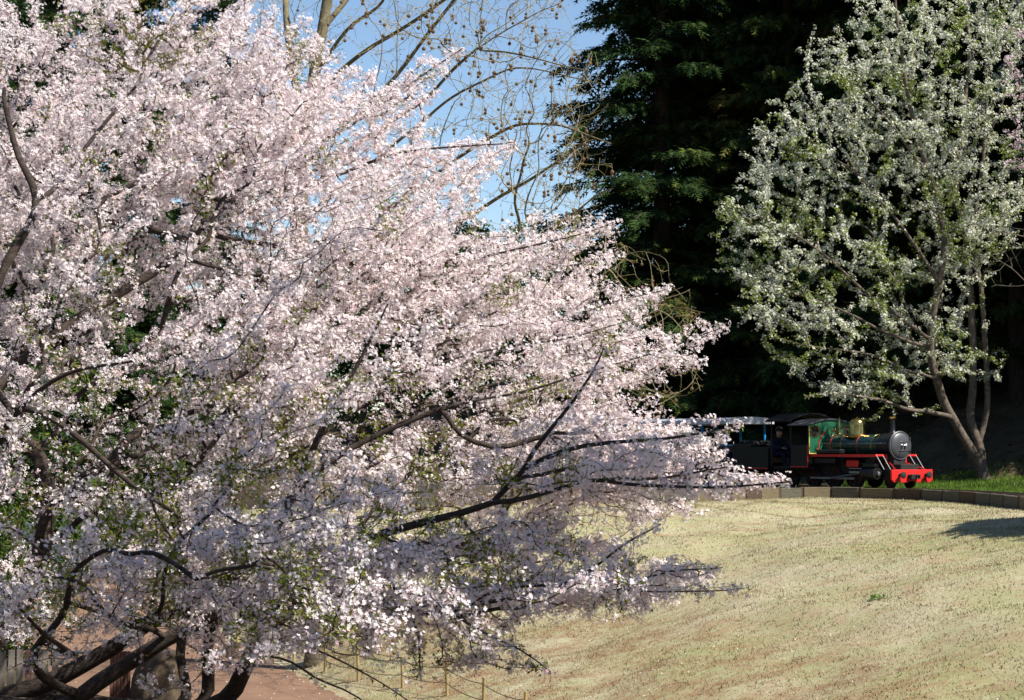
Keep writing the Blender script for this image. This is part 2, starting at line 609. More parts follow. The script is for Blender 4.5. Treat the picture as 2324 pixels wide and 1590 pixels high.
gx = axis([(-400, -60, 40), (-60, -14, 2), (-14, 14, .3), (14, 60, 2), (60, 400, 40)])
gy = axis([(-60, 10, 5), (10, 20, 1), (20, 56, .3), (56, 80, 1), (80, 160, 4), (160, 900, 74)])
GX, GY = np.meshgrid(gx, gy)
GZ = height(GX.ravel(), GY.ravel())
nx, ny = len(gx), len(gy)
ii = (np.arange(ny - 1)[:, None] * nx + np.arange(nx - 1)[None]).ravel()
quads = np.stack([ii, ii + 1, ii + nx + 1, ii + nx], 1)
gdw, gdp = wall_sd(GX, GY), path_sd(GX.ravel(), GY.ravel())
cx, cy = GX.ravel()[quads].mean(1), GY.ravel()[quads].mean(1)
cdw, cdp = wall_sd(cx, cy), path_sd(cx, cy)
midx = np.where((cdw < 0.15) & (cdp > -0.2) & (cy > 5), 0, 1)
earth = np.clip(1 - np.abs(gdp - 1.6) / 2.6, 0, 1) * (gdp > -.5) * (GY.ravel() < 36) + np.clip(1 - np.abs(gdp - 4.2) / 2.2, 0, 1) * .8 * (GY.ravel() < 32)
g = np_obj('ground', np.stack([GX.ravel(), GY.ravel(), GZ], 1), quads, [M['soil'], M['woodland']], midx=midx, extra={'earth': np.clip(earth, 0, 1)}, smooth=True)
g['kind'] = 'structure'

# path
py_ = np.concatenate([np.arange(14, 60, .6), np.arange(60, 140, 3)])
V, T = [], []
for i, y in enumerate(py_):
    xr = float(path_right(y))
    for k in range(9):
        x = xr - PATH_W * k / 8
        wob = 0.09 * noise.noise(Vector((y * .9, 5.0 + k, 0))) if k in (0, 8) else 0
        V.append((x + wob, y, 0.012 + 0.02 * math.sin(math.pi * k / 8)))
V = np.array(V)
V[:, 2] += np.maximum(height(V[:, 0], V[:, 1], False), 0)
for i in range(len(py_) - 1):
    for k in range(8):
        a = i * 9 + k
        T.append((a, a + 9, a + 10, a + 1))
p = np_obj('path', V, T, M['path'], smooth=True)
p['kind'] = 'structure'

# ------------------------------------------------------------------ blades of dry grass, green grass, litter
BLADE_V = np.array([(-.5, 0, 0), (.5, 0, 0), (.28, .25, .62), (0, .62, 1.0)], float)
BLADE_T = np.array([(0, 1, 2), (0, 2, 3)])


def scatter(n, x0, x1, y0, y1, keep):
    x = RS.uniform(x0, x1, n)
    y = RS.uniform(y0, y1, n)
    k = keep(x, y)
    return x[k], y[k]


def blades(name, x, y, hmin, hmax, wid, m, label, cat, lean=.55, tintf=None):
    n = len(x)
    z = height(x, y)
    N = np.stack([RS.normal(0, lean * .6, n), RS.normal(0, lean * .6, n), np.ones(n)], 1)
    R = basis(N, RS.uniform(0, 6.28, n))
    S = RS.uniform(hmin, hmax, n)
    TV = BLADE_V * np.array([wid, lean, 1])
    V, T = inst(TV, BLADE_T, np.stack([x, y, z - .006], 1), R, S)
    tint = np.repeat(np.clip(RS.beta(2, 2, n) if tintf is None else tintf, 0, 1), len(TV))
    dp = path_sd(V[:, 0], V[:, 1])
    er = np.clip(np.clip(1 - np.abs(dp - 1.6) / 2.6, 0, 1) * (V[:, 1] < 36) + np.clip(1 - np.abs(dp - 4.2) / 2.2, 0, 1) * .8 * (V[:, 1] < 32), 0, 1)
    o = np_obj(name, V, T, m, tint=tint, extra={'earth': er})
    return tag(o, label, cat, kind='stuff')


def keep_lawn(x, y):
    px, _ = to_px(np.stack([x, y, np.full(len(x), 1.5)], 1))
    return (path_sd(x, y) > .05) & (wall_sd(x, y) < -.02) & (px > 120) & (px < 1060)


x, y = scatter(300000, -4, 12, 20, 48, keep_lawn)
kk = RS.rand(len(x)) < .72 + .5 * vnoise(x, y, .55, 8.0)      # uneven turf
x, y = x[kk], y[kk]
tx_, ty_ = scatter(2600, -4, 12, 20, 48, keep_lawn)
tn = RS.randint(7, 16, len(tx_))
ti_ = np.repeat(np.arange(len(tx_)), tn)
cx2 = tx_[ti_] + RS.normal(0, .05, len(ti_)) * 1.3
cy2 = ty_[ti_] + RS.normal(0, .05, len(ti_))
hh0 = np.concatenate([np.full(len(x), .018), np.full(len(cx2), .022)])
hh1 = np.concatenate([np.full(len(x), .046), np.full(len(cx2), .058)])
tt = np.clip(np.concatenate([RS.beta(2, 2, len(x)), RS.beta(1.2, 2.6, len(tx_))[ti_] + RS.normal(0, .1, len(ti_))]), 0, 1)
x, y = np.concatenate([x, cx2]), np.concatenate([y, cy2])
blades('dry_grass', x, y, hh0, hh1, .30, M['blade'], 'short straw coloured dry grass on the bank below the railway', 'grass', lean=.8, tintf=tt)


def keep_green(x, y):
    d = track_sd(x, y)
    return (d > .8) & (x > 9.0) & (RS.rand(len(x)) < np.clip((6.0 - d) / 2.5, 0, 1))


x, y = scatter(90000, 9, 19, 38, 60, keep_green)
blades('green_grass', x, y, .06, .17, .10, M['green_blade'], 'fresh green grass strip between the rails and the shaded bank', 'grass', lean=.5)

n = 9000
x = RS.uniform(2, 26, n)
y = RS.uniform(46, 72, n)
k = track_sd(x, y) > 3.2
x, y = x[k], y[k]
LEAF_V = np.array([(0, -1, 0), (.55, 0, .15), (0, 1, 0), (-.55, 0, .15)], float)
LEAF_T = np.array([(0, 1, 2), (0, 2, 3)])
N = np.stack([RS.normal(0, .5, len(x)), RS.normal(0, .5, len(x)), np.ones(len(x))], 1)
V, T = inst(LEAF_V, LEAF_T, np.stack([x, y, height(x, y) + .02], 1), basis(N, RS.uniform(0, 6.28, len(x))), RS.uniform(.03, .09, len(x)))
tag(np_obj('leaf_litter', V, T, M['litter'], tint=np.repeat(RS.rand(len(x)), 4)), 'brown fallen leaves covering the shaded bank behind the railway', 'leaves', kind='stuff')

# ------------------------------------------------------------------ retaining wall of short timber baulks
def resample(P, step):
    d = np.concatenate([[0], np.cumsum(np.linalg.norm(np.diff(P, axis=0), axis=1))])
    s = np.arange(0, d[-1], step)
    return np.stack([np.interp(s, d, P[:, k]) for k in range(P.shape[1])], 1)


wl = WALL[(WALL[:, 0] > -4.2) & (WALL[:, 1] > 29.5)]
wf = resample(wl, 0.05)
wpts, acc = [wf[0]], 0.0
for i in range(1, len(wf)):
    acc += .05
    if acc >= (.80 if wf[i][0] < 8.7 and wf[i][1] > 40 else 1.15):
        wpts.append(wf[i])
        acc = 0.0
wpts = np.array(wpts)
rw = empty('retaining_wall', (wpts[len(wpts) // 2][0], wpts[len(wpts) // 2][1], LAWN_TOP))
tag(rw, 'low curved retaining wall of weathered timber blocks between lawn and railway', 'wall')
rwl = np.array(rw.location)
bcols = [M['block_a'], M['block_b'], M['block_a'], M['block_c'], M['block_b'], M['block_a']]
rnd = random.Random(4)
for i in range(len(wpts) - 1):
    a, b = wpts[i], wpts[i + 1]
    L = np.linalg.norm(b - a)
    c = (a + b) / 2 - rwl[:2]
    gap = 0.045
    mb = MB()
    top = WALL_TOP + rnd.uniform(-.012, .012)
    mb.box(-L / 2 + gap, L / 2 - gap, -.06, .07, -.32, top - LAWN_TOP, .012)
    o = mb.build('timber_block', bcols[(i * 5 + 2 * rnd.randrange(3)) % 6], rw)
    o.location = (c[0], c[1], 0)
    o.rotation_euler = (rnd.uniform(-.03, .03), rnd.uniform(-.008, .008), math.atan2(b[1] - a[1], b[0] - a[0]) + rnd.uniform(-.02, .02))
pm = None
for i in range(len(wpts)):
    a = wpts[i] - rwl[:2]
    t = wpts[min(i + 1, len(wpts) - 1)] - wpts[max(i - 1, 0)]
    if pm is None:
        pm = MB().box(-.05, .05, -.045, .085, -.34, WALL_TOP - LAWN_TOP + .004, .008).build('post', M['block_b'], rw)
        o = pm
    else:
        o = pm.copy()
        COL.objects.link(o)
    o.location = (a[0], a[1], rnd.uniform(-.012, .006))
    o.rotation_euler = (0, 0, math.atan2(t[1], t[0]))

# ------------------------------------------------------------------ railway track
tr = TRACK[(TRACK[:, 1] > 29) & (TRACK[:, 0] > -8)]
rk = empty('railway_track', (9.9, 47.3, BED_Z))
tag(rk, 'narrow gauge railway track curving along the top of the lawn bank', 'railway')
tp = resample(tr, 0.5)
tg = np.gradient(tp, axis=0)
tg /= np.linalg.norm(tg, axis=1, keepdims=True)
nm = np.stack([-tg[:, 1], tg[:, 0]], 1)
G2 = 0.20
for s in (-1, 1):
    mb = MB()
    q = tp + nm * G2 * s - np.array((9.9, 47.3))
    prof = [(-.03, .045), (.03, .045), (.03, .055), (.008, .065), (.008, .10), (.016, .105), (.016, RAIL_Z - BED_Z), (-.016, RAIL_Z - BED_Z), (-.016, .105), (-.008, .10), (-.008, .065), (-.03, .055)]
    V, Fc, n = [], [], len(prof)
    for i in range(len(q)):
        for (a, z) in prof:
            V.append((q[i][0] + nm[i][0] * a, q[i][1] + nm[i][1] * a, z))
    for i in range(len(q) - 1):
        for k in range(n):
            Fc.append((i * n + k, i * n + (k + 1) % n, (i + 1) * n + (k + 1) % n, (i + 1) * n + k))
    mb.add(V, Fc).build('rail', M['rail'], rk)
sl = None
for i in range(0, len(tp)):
    if sl is None:
        sl = MB().box(-.06, .06, -.42, .42, -.05, .048, .008).build('sleeper', M['sleeper'], rk)
        o = sl
    else:
        o = sl.copy()
        COL.objects.link(o)
    o.location = (tp[i][0] - 9.9, tp[i][1] - 47.3, rnd.uniform(-.006, 0))
    o.rotation_euler = (0, 0, math.atan2(tg[i][1], tg[i][0]) + rnd.uniform(-.03, .03))
# ballast
n = 13000
i = RS.randint(0, len(tp), n)
off = RS.uniform(-.92, .85, n)
P = tp[i] + nm[i] * off[:, None] + tg[i] * RS.uniform(-.25, .25, n)[:, None]
keepb = wall_sd(P[:, 0], P[:, 1]) > .09
P, off = P[keepb], off[keepb]
n = len(P)
z = BED_Z + .045 * np.clip(1.2 - np.abs(off), 0, 1) + RS.uniform(-.02, .02, n)
ROCK_V = np.array([(1, 0, -.3), (-.6, .8, -.2), (-.5, -.9, -.3), (.2, .1, .75), (.1, -.2, -.7)], float)
ROCK_T = np.array([(0, 1, 3), (1, 2, 3), (2, 0, 3), (1, 0, 4), (2, 1, 4), (0, 2, 4)])
V, T = inst(ROCK_V, ROCK_T, np.stack([P[:, 0], P[:, 1], z], 1), basis(rand_dirs(n), RS.uniform(0, 6.28, n)), RS.uniform(.015, .038, n))
tag(np_obj('ballast', V, T, M['ballast']), 'grey crushed stone ballast lying between and beside the rails', 'ballast', kind='stuff')


# ------------------------------------------------------------------ steam locomotive (x forward, 0 = front of the buffer beam)
LX, LY = 9.9, 47.3
LRZ = math.atan2(-.85, .52)
FWD = np.array((.52, -.85)) / np.hypot(.52, .85)


def circ(cy, cz, r, n=24):
    return [(cy + r * math.cos(2 * math.pi * k / n), cz + r * math.sin(2 * math.pi * k / n)) for k in range(n)]


def ring(mb, x, cy, cz, r, t, n=32):
    mb.tube([(x, cy + r * math.cos(2 * math.pi * k / n), cz + r * math.sin(2 * math.pi * k / n)) for k in range(n + 1)], t, 6, cap=False)
    return mb


def wheel(parent, x, y, r, m, name='wheel'):
    wq = MB().lathe([(r * .25, -.05), (r * .25, -.03), (r * .80, -.02), (r * .82, -.035), (r, -.035), (r, .03), (r * 1.07, .035), (r * 1.07, .05), (r * .3, .05)], (0, 0, 0), 'y', 24).build(name, M['blackmatt'], parent, True)
    hub = MB()
    for k in range(8):
        a = k * math.pi / 4
        hub.tube([(math.cos(a) * r * .2, -.045, math.sin(a) * r * .2), (math.cos(a) * r * .82, -.042, math.sin(a) * r * .82)], .016, 6)
    hub.build('spokes', m, wq)
    wq.location = (x, y, r)
    if y > 0:
        wq.rotation_euler = (0, 0, math.pi)
    return wq


loco = empty('steam_locomotive', (LX, LY, RAIL_Z), LRZ)
tag(loco, 'small green and black steam locomotive with red buffer beam and brass dome', 'locomotive')
CZ = 1.06
MB().box(-4.65, -.10, -.30, .30, .24, .60, .01).build('main_frame', M['blackmatt'], loco)
# buffer beam with stepped lower edge
pl = [(-.68, .47), (.68, .47), (.68, .22), (.60, .15), (.50, .15), (.47, .19), (.47, .30), (.40, .30), (.40, .17), (.36, .15), (.12, .15), (.10, .185), (-.10, .185), (-.12, .15),
      (-.36, .15), (-.40, .17), (-.40, .30), (-.47, .30), (-.47, .19), (-.50, .15), (-.60, .15), (-.68, .22)]
bbm = MB().plate(pl, [], -.07, -.01).build('buffer_beam', M['red'], loco)
bv = bbm.modifiers.new('b', 'BEVEL')
bv.width = .008
bv.segments = 1
for s in (-1, 1):
    MB().lathe([(.035, -.02), (.035, .10), (.075, .10), (.085, .115), (.085, .135), (.06, .15)], (0, s * .43, .335), 'x', 20).build('buffer', M['blackmatt'], loco, True)
cp = MB().box(-.02, .07, -.16, .16, .235, .345, .01).box(.071, .12, -.15, -.02, .225, .355, .01).box(.071, .11, .03, .055, .235, .345).box(.071, .11, .13, .155, .235, .345).box(.071, .11, .056, .129, .235, .255).box(.071, .11, .056, .129, .325, .345)
cp.build('coupler', M['blackmatt'], loco)
MB().box(-.50, -.075, -.52, .52, .46, .475).build('front_footplate', M['blackmatt'], loco)
# boiler, smokebox
MB().lathe([(.285, -3.02), (.285, -.97)], (0, 0, CZ), 'x', 40).build('boiler', M['dgreen'], loco, True)
for xb in (-2.75, -2.35, -1.75, -1.2):
    MB().lathe([(.2865, -.014), (.290, -.012), (.290, .012), (.2865, .014)], (xb, 0, CZ), 'x', 40).build('boiler_band', M['red'] if xb in (-2.75, -1.75) else M['brass'], loco, True)
MB().lathe([(.305, -.985), (.312, -.97), (.312, -.47), (.30, -.46)], (0, 0, CZ), 'x', 40).build('smokebox', M['black'], loco, True)
fr = MB().lathe([(.33, -.475), (.362, -.47), (.366, -.455), (.362, -.43), (.345, -.42), (.33, -.425)], (0, 0, CZ), 'x', 44).build('smokebox_front', M['grey'], loco, True)
for k in range(28):
    a = 2 * math.pi * k / 28
    MB().lathe([(.009, 0), (.007, .012)], (-.425, .345 * math.cos(a), CZ + .345 * math.sin(a)), 'x', 6).build('bolt', M['steel'], fr)
dr = MB().lathe([(.318, -.43), (.315, -.415), (.29, -.395), (.20, -.372), (.10, -.36), (.03, -.357)], (0, 0, CZ), 'x', 40).build('smokebox_door', M['grey'], loco, True)
hg = MB()
for zz in (.10, -.12):
    hg.tube([(-.40, .30, CZ + zz), (-.375, .2, CZ + zz), (-.352, .0, CZ + zz), (-.36, -.1, CZ + zz)], .011, 6)
hg.tube([(-.405, .30, CZ - .2), (-.405, .30, CZ + .2)], .013, 8)
hg.build('hinge_strap', M['grey'], dr)
dt = MB().lathe([(.03, -.36), (.035, -.34), (.02, -.33), (.014, -.29), (.014, -.28)], (0, -.02, CZ), 'x', 12)
dt.tube([(-.30, -.02, CZ), (-.29, -.05, CZ - .13)], .009, 6).tube([(-.285, -.02, CZ), (-.28, .07, CZ + .04)], .008, 6)
dt.build('door_handle', M['steel'], dr, True)
lq = MB().lathe([(.02, 0), (.03, .01), (.032, .04), (.02, .05)], (-.35, .09, CZ - .01), 'x', 12)
lq.build('lamp_iron', M['steel'], dr, True)
MB().box(-.95, -.45, -.2, .2, .55, CZ - .26, .01).build('smokebox_saddle', M['blackmatt'], loco)
ch = MB().lathe([(.16, .27), (.10, .31), (.075, .36), (.062, .42), (.058, .62), (.060, .665)], (-.70, 0, CZ), 'z', 24).build('chimney', M['black'], loco, True)
MB().lathe([(.060, .665), (.085, .675), (.095, .70), (.075, .725), (.06, .73)], (-.70, 0, CZ), 'z', 24).build('chimney_cap', M['brass'], ch, True)
MB().lathe([(.32, .215), (.26, .258), (.215, .285), (.206, .31), (.205, .52), (.196, .585), (.17, .64), (.125, .68), (.055, .705), (.016, .71), (.014, .735), (.004, .74)], (-2.02, 0, CZ), 'z', 32).build('steam_dome', M['brass'], loco, True)
MB().lathe([(.07, .27), (.05, .30), (.03, .33), (.024, .42), (.034, .43), (.034, .56), (.022, .58), (.02, .66), (.008, .68), (.006, .74)], (-2.70, 0, CZ), 'z', 16).build('safety_valve', M['brass'], loco, True)
for yy in (.05, -.05):
    wv = MB().lathe([(.03, .265), (.016, .29), (.014, .35), (.024, .36), (.024, .42), (.008, .44), (.006, .46)], (-2.92, yy, CZ), 'z', 14).build('whistle', M['brass'], loco, True)
    MB().lathe([(.0265, .375), (.0265, .405)], (-2.92, yy, CZ), 'z', 14).build('collar', M['red'], wv, True)
for s in (-1, 1):
    # running board with red edge, front step bracket, handrails and stays
    rb = MB().box(-3.02, -.62, s * .30 if s > 0 else -.66, .66 if s > 0 else -.30, .815, .838).build('running_board', M['black'], loco)
    MB().box(-3.02, -.615, min(s * .662, s * .69), max(s * .662, s * .69), .775, .842).build('edge_strip', M['red'], rb)
    MB().box(-.614, -.575, min(s * .34, s * .69), max(s * .34, s * .69), .79, .842, .006).build('front_edge', M['red'], rb)
    MB().box(-.612, -.57, min(s * .30, s * .345), max(s * .30, s * .345), .60, .838, .006).build('drop_bracket', M['red'], loco)
    for yy in (.66, .45):
        MB().tube([(-.60, s * yy, .84), (-.30, s * (yy + .005), .47)], .009, 6).build('front_handrail', M['rodwhite'], loco)
    MB().tube([(-.55, s * .26, .64), (-.09, s * .50, .475)], .016, 6).build('frame_stay', M['red'], loco)
    MB().tube([(-3.0, s * .345, CZ + .06), (-.55, s * .345, CZ + .06)], .009, 6).build('boiler_handrail', M['steel'], loco)
    for xx in (-2.6, -1.9, -1.3, -.8):
        MB().tube([(xx, s * .27, CZ + .05), (xx, s * .35, CZ + .06)], .014, 6).build('handrail_knob', M['steel'], loco)
    # cylinder, rods, wheels
    cy = MB().lathe([(.12, -.26), (.15, -.255), (.15, .255), (.12, .26), (.05, .265)], (-.95, s * .52, .36), 'x', 24).build('cylinder', M['black'], loco, True)
    MB().lathe([(.055, .262), (.05, .30), (.02, .31)], (-.95, s * .52, .36), 'x', 12).build('cylinder_cover', M['steel'], cy, True)
    MB().box(-1.18, -.72, min(s * .36, s * .60), max(s * .36, s * .60), .515, .64, .02).build('valve_chest', M['black'], loco)
    MB().box(-1.75, -1.2, min(s * .5, s * .53), max(s * .5, s * .53), .36, .42, .005).box(-1.75, -1.2, min(s * .5, s * .53), max(s * .5, s * .53), .47, .50, .005).build('slide_bar', M['steel'], loco)
    MB().box(-1.9, -1.45, min(s * .44, s * .50), max(s * .44, s * .50), .52, .70, .02).build('motion_bracket', M['red'], loco)
    MB().box(-3.35, -1.65, min(s * .42, s * .45), max(s * .42, s * .45), .20, .26, .008).build('coupling_rod', M['steel'], loco)
    MB().tube([(-1.3, s * .48, .38), (-2.5, s * .48, .23)], .022, 6).build('connecting_rod', M['steel'], loco)
    for xx in (-1.7, -2.5, -3.3):
        wheel(loco, xx, s * .33, .27, M['wheelred'])
    wheel(loco, -4.15, s * .33, .19, M['wheelred'])
    wheel(loco, -.45, s * .33, .16, M['wheelred'])
    MB().box(-2.9, -1.95, min(s * .46, s * .64), max(s * .46, s * .64), .845, .97, .03).build('toolbox', M['black'], loco)
    MB().box(-3.0, -2.2, min(s * .42, s * .62), max(s * .42, s * .62), .60, .75, .02).build('ashpan_panel', M['black'], loco)
    # cab side
    cs = MB().box(-3.75, -3.08, min(s * .735, s * .755), max(s * .735, s * .755), .52, 1.08).build('cab_side', M['black'], loco)
    MB().box(-3.76, -3.07, min(s * .757, s * .768), max(s * .757, s * .768), .50, .53).box(-3.085, -3.06, min(s * .757, s * .768), max(s * .757, s * .768), .531, 1.08).build('lining', M['red'], cs)
    MB().box(-3.78, -3.72, min(s * .725, s * .755), max(s * .725, s * .755), 1.081, 1.66).build('cab_pillar', M['black'], loco)
MB().box(-3.10, -3.03, -.69, .69, .775, .842).build('cab_step', M['red'], loco)
MB().box(-4.5, -3.1, -.72, .72, .46, .52).build('cab_floor', M['blackmatt'], loco)
# cab front with two round windows
cf = MB().plate([(-.76, .845), (.76, .845), (.76, 1.60), (.62, 1.68), (.35, 1.73), (0, 1.745), (-.35, 1.73), (-.62, 1.68), (-.76, 1.60)], [circ(-.55, 1.44, .135)[::-1], circ(.55, 1.44, .135)[::-1]], -3.05, -3.02).build('cab_front', M['green'], loco)
for s in (-1, 1):
    ring(MB(), -3.015, s * .55, 1.44, .145, .016).build('window_ring', M['brass'], cf, True)
    MB().lathe([(.134, -.004), (.134, .004)], (-3.035, s * .55, 1.44), 'x', 24).build('window_dark_disc', M['blackmatt'], cf)  # opaque black disc stands in for the unlit cab interior
    MB().box(-3.018, -3.012, min(s * .735, s * .757), max(s * .735, s * .757), .85, 1.58).build('yellow_lining', M['cream'], cf)
    MB().box(-3.018, -3.012, min(s * .50, s * .734), max(s * .50, s * .734), .85, .872).build('yellow_lining', M['cream'], cf)
    cv = [(-3.012, s * .50, .86), (-3.012, s * .50, .97), (-3.012, s * .45, .98)] + [(-3.012, s * .43 * math.cos(a), CZ - .02 + .43 * math.sin(a)) for a in np.linspace(-.05, 1.15, 12)]
    MB().tube(cv, .014, 6).build('red_lining', M['red'], cf)


def arched_roof(x0, x1, hw, z_edge, rise, th, n=16):
    V, Fc = [], []
    for x in (x0, x1):
        for k in range(n + 1):
            y = -hw + 2 * hw * k / n
            zz = z_edge + rise * (1 - (y / hw) ** 2)
            V += [(x, y, zz), (x, y, zz - th)]
    m = 2 * (n + 1)
    for k in range(n):
        a = 2 * k
        Fc += [(a, a + 2, m + a + 2, m + a), (a + 1, m + a + 1, m + a + 3, a + 3), (a, a + 1, a + 3, a + 2), (m + a, m + a + 2, m + a + 3, m + a + 1)]
    Fc += [(0, m, m + 1, 1), (2 * n, 2 * n + 1, m + 2 * n + 1, m + 2 * n)]
    return MB().add(V, Fc)


arched_roof(-3.85, -2.98, .80, 1.61, .16, .03).build('cab_roof', M['grey'], loco, True)
arched_roof(-4.75, -3.72, .80, 1.73, .20, .035).build('rear_canopy', M['black'], loco, True)
for s in (-1, 1):
    MB().tube([(-4.6, s * .70, .52), (-4.6, s * .70, 1.76)], .018, 8).build('canopy_post', M['black'], loco)
    MB().tube([(-3.86, s * .70, 1.62), (-3.86, s * .70, 1.76)], .018, 8).build('canopy_post', M['black'], loco)
MB().box(-3.45, -3.06, -.33, .33, .52, 1.3, .04).build('backhead', M['blackmatt'], loco)
gau = MB()
for yy, zz in ((-.15, 1.2), (.1, 1.22), (.0, 1.02)):
    gau.lathe([(.05, 0), (.05, -.03)], (-3.46, yy, zz), 'x', 12)
gau.build('gauges', M['brass'], loco)

# tender
tx = LX - FWD[0] * 4.80
ty = LY - FWD[1] * 4.80
tend = empty('tender', (tx, ty, RAIL_Z), LRZ)
tag(tend, 'black tender with red frame line coupled behind the locomotive', 'tender')
tb = MB().box(-1.55, -.75, -.66, .66, .46, 1.12, .02).box(-.749, -.02, -.66, -.50, .46, 1.02, .01).box(-.749, -.02, .50, .66, .46, 1.02, .01).build('tank', M['black'], tend)
for s in (-1, 1):
    MB().box(-1.56, -.01, min(s * .662, s * .675), max(s * .662, s * .675), .44, .475).build('lining', M['red'], tb)
    wheel(tend, -.4, s * .33, .19, M['wheelred'])
    wheel(tend, -1.2, s * .33, .19, M['wheelred'])
MB().box(-1.6, .05, -.28, .28, .22, .458).build('underframe', M['blackmatt'], tend)
MB().box(-.74, -.30, -.49, .49, .60, .74, .02).build('seat', M['wood'], tend)
V, T = inst(ROCK_V, ROCK_T, np.stack([RS.uniform(-1.45, -.85, 160), RS.uniform(-.55, .55, 160), RS.uniform(1.06, 1.17, 160)], 1), basis(rand_dirs(160), RS.uniform(0, 6, 160)), RS.uniform(.04, .09, 160))
cl = np_obj('coal', V, T, M['blackmatt'], tend)
cl['kind'] = 'stuff'


# driver seated on the tender, leaning towards the cab
def skinned(name, joints, edges, m, parent, root=0, sub=2):
    me = bpy.data.meshes.new(name)
    me.from_pydata([j[:3] for j in joints], edges, [])
    o = link(bpy.data.objects.new(name, me), parent)
    me.materials.append(m)
    sk = o.modifiers.new('skin', 'SKIN')
    bm = bmesh.new()
    bm.from_mesh(me)
    ly = bm.verts.layers.skin.verify()
    bm.verts.ensure_lookup_table()
    for v, j in zip(bm.verts, joints):
        v[ly].radius = j[3] if isinstance(j[3], tuple) else (j[3], j[3])
        v[ly].use_root = v.index == root
    bm.to_mesh(me)
    bm.free()
    sk.use_smooth_shade = True
    ss = o.modifiers.new('sub', 'SUBSURF')
    ss.levels = ss.render_levels = sub
    return o


px_, py2 = tx - FWD[0] * .46, ty - FWD[1] * .46
man = empty('person', (px_, py2, RAIL_Z + .70), LRZ)
tag(man, 'person in navy overalls and dark cap seated behind the locomotive cab', 'person')
J = [(0, 0, .13, (.13, .17)), (.03, 0, .30, (.12, .16)), (.08, 0, .48, (.11, .18)), (.10, 0, .56, (.06, .07)),
     (.08, -.19, .50, .06), (.22, -.25, .32, .05), (.45, -.18, .30, .042), (.08, .19, .50, .06), (.22, .25, .32, .05), (.45, .18, .30, .042),
     (.04, -.10, .12, .085), (.44, -.12, .15, .07), (.50, -.12, -.16, .055), (.04, .10, .12, .085), (.44, .12, .15, .07), (.50, .12, -.16, .055), (.60, -.12, -.19, .04), (.60, .12, -.19, .04)]
E = [(0, 1), (1, 2), (2, 3), (2, 4), (4, 5), (5, 6), (2, 7), (7, 8), (8, 9), (0, 10), (10, 11), (11, 12), (0, 13), (13, 14), (14, 15), (12, 16), (15, 17)]
skinned('overalls', J, E, M['overall'], man)
hd = [(.11, 0, .57, .05), (.12, 0, .64, (.075, .065)), (.13, 0, .72, (.095, .08)), (.125, 0, .79, (.085, .075)), (.22, 0, .70, .022), (.245, 0, .685, .014), (.13, -.085, .70, .018), (.13, .085, .70, .018)]
skinned('head', hd, [(0, 1), (1, 2), (2, 3), (2, 4), (4, 5), (2, 6), (2, 7)], M['skin'], man)
MB().lathe([(.108, .76), (.112, .79), (.098, .85), (.05, .875), (.01, .88)], (.115, 0, 0), 'z', 18).box(.17, .29, -.075, .075, .765, .778, .004).build('cap', M['hair'], man, True)
for s in (-1, 1):
    hj = [(.45, s * .18, .30, .03), (.50, s * .175, .30, (.034, .02)), (.545, s * .17, .30, (.03, .018))]
    he = [(0, 1), (1, 2)]
    for k, (dy, ln) in enumerate(((-.028, .055), (-.009, .068), (.01, .064), (.027, .048))):
        b0 = len(hj)
        hj += [(.565, s * .17 + dy, .297, .009), (.565 + ln * .6, s * .17 + dy, .285, .0085), (.565 + ln * .8, s * .17 + dy, .262, .008)]
        he += [(2, b0), (b0, b0 + 1), (b0 + 1, b0 + 2)]
    b0 = len(hj)
    hj += [(.515, s * .17 - s * .04, .295, .010), (.545, s * .17 - s * .055, .28, .009)]
    he += [(1, b0), (b0, b0 + 1)]
    skinned('hand', hj, he, M['skin'], man, sub=1)


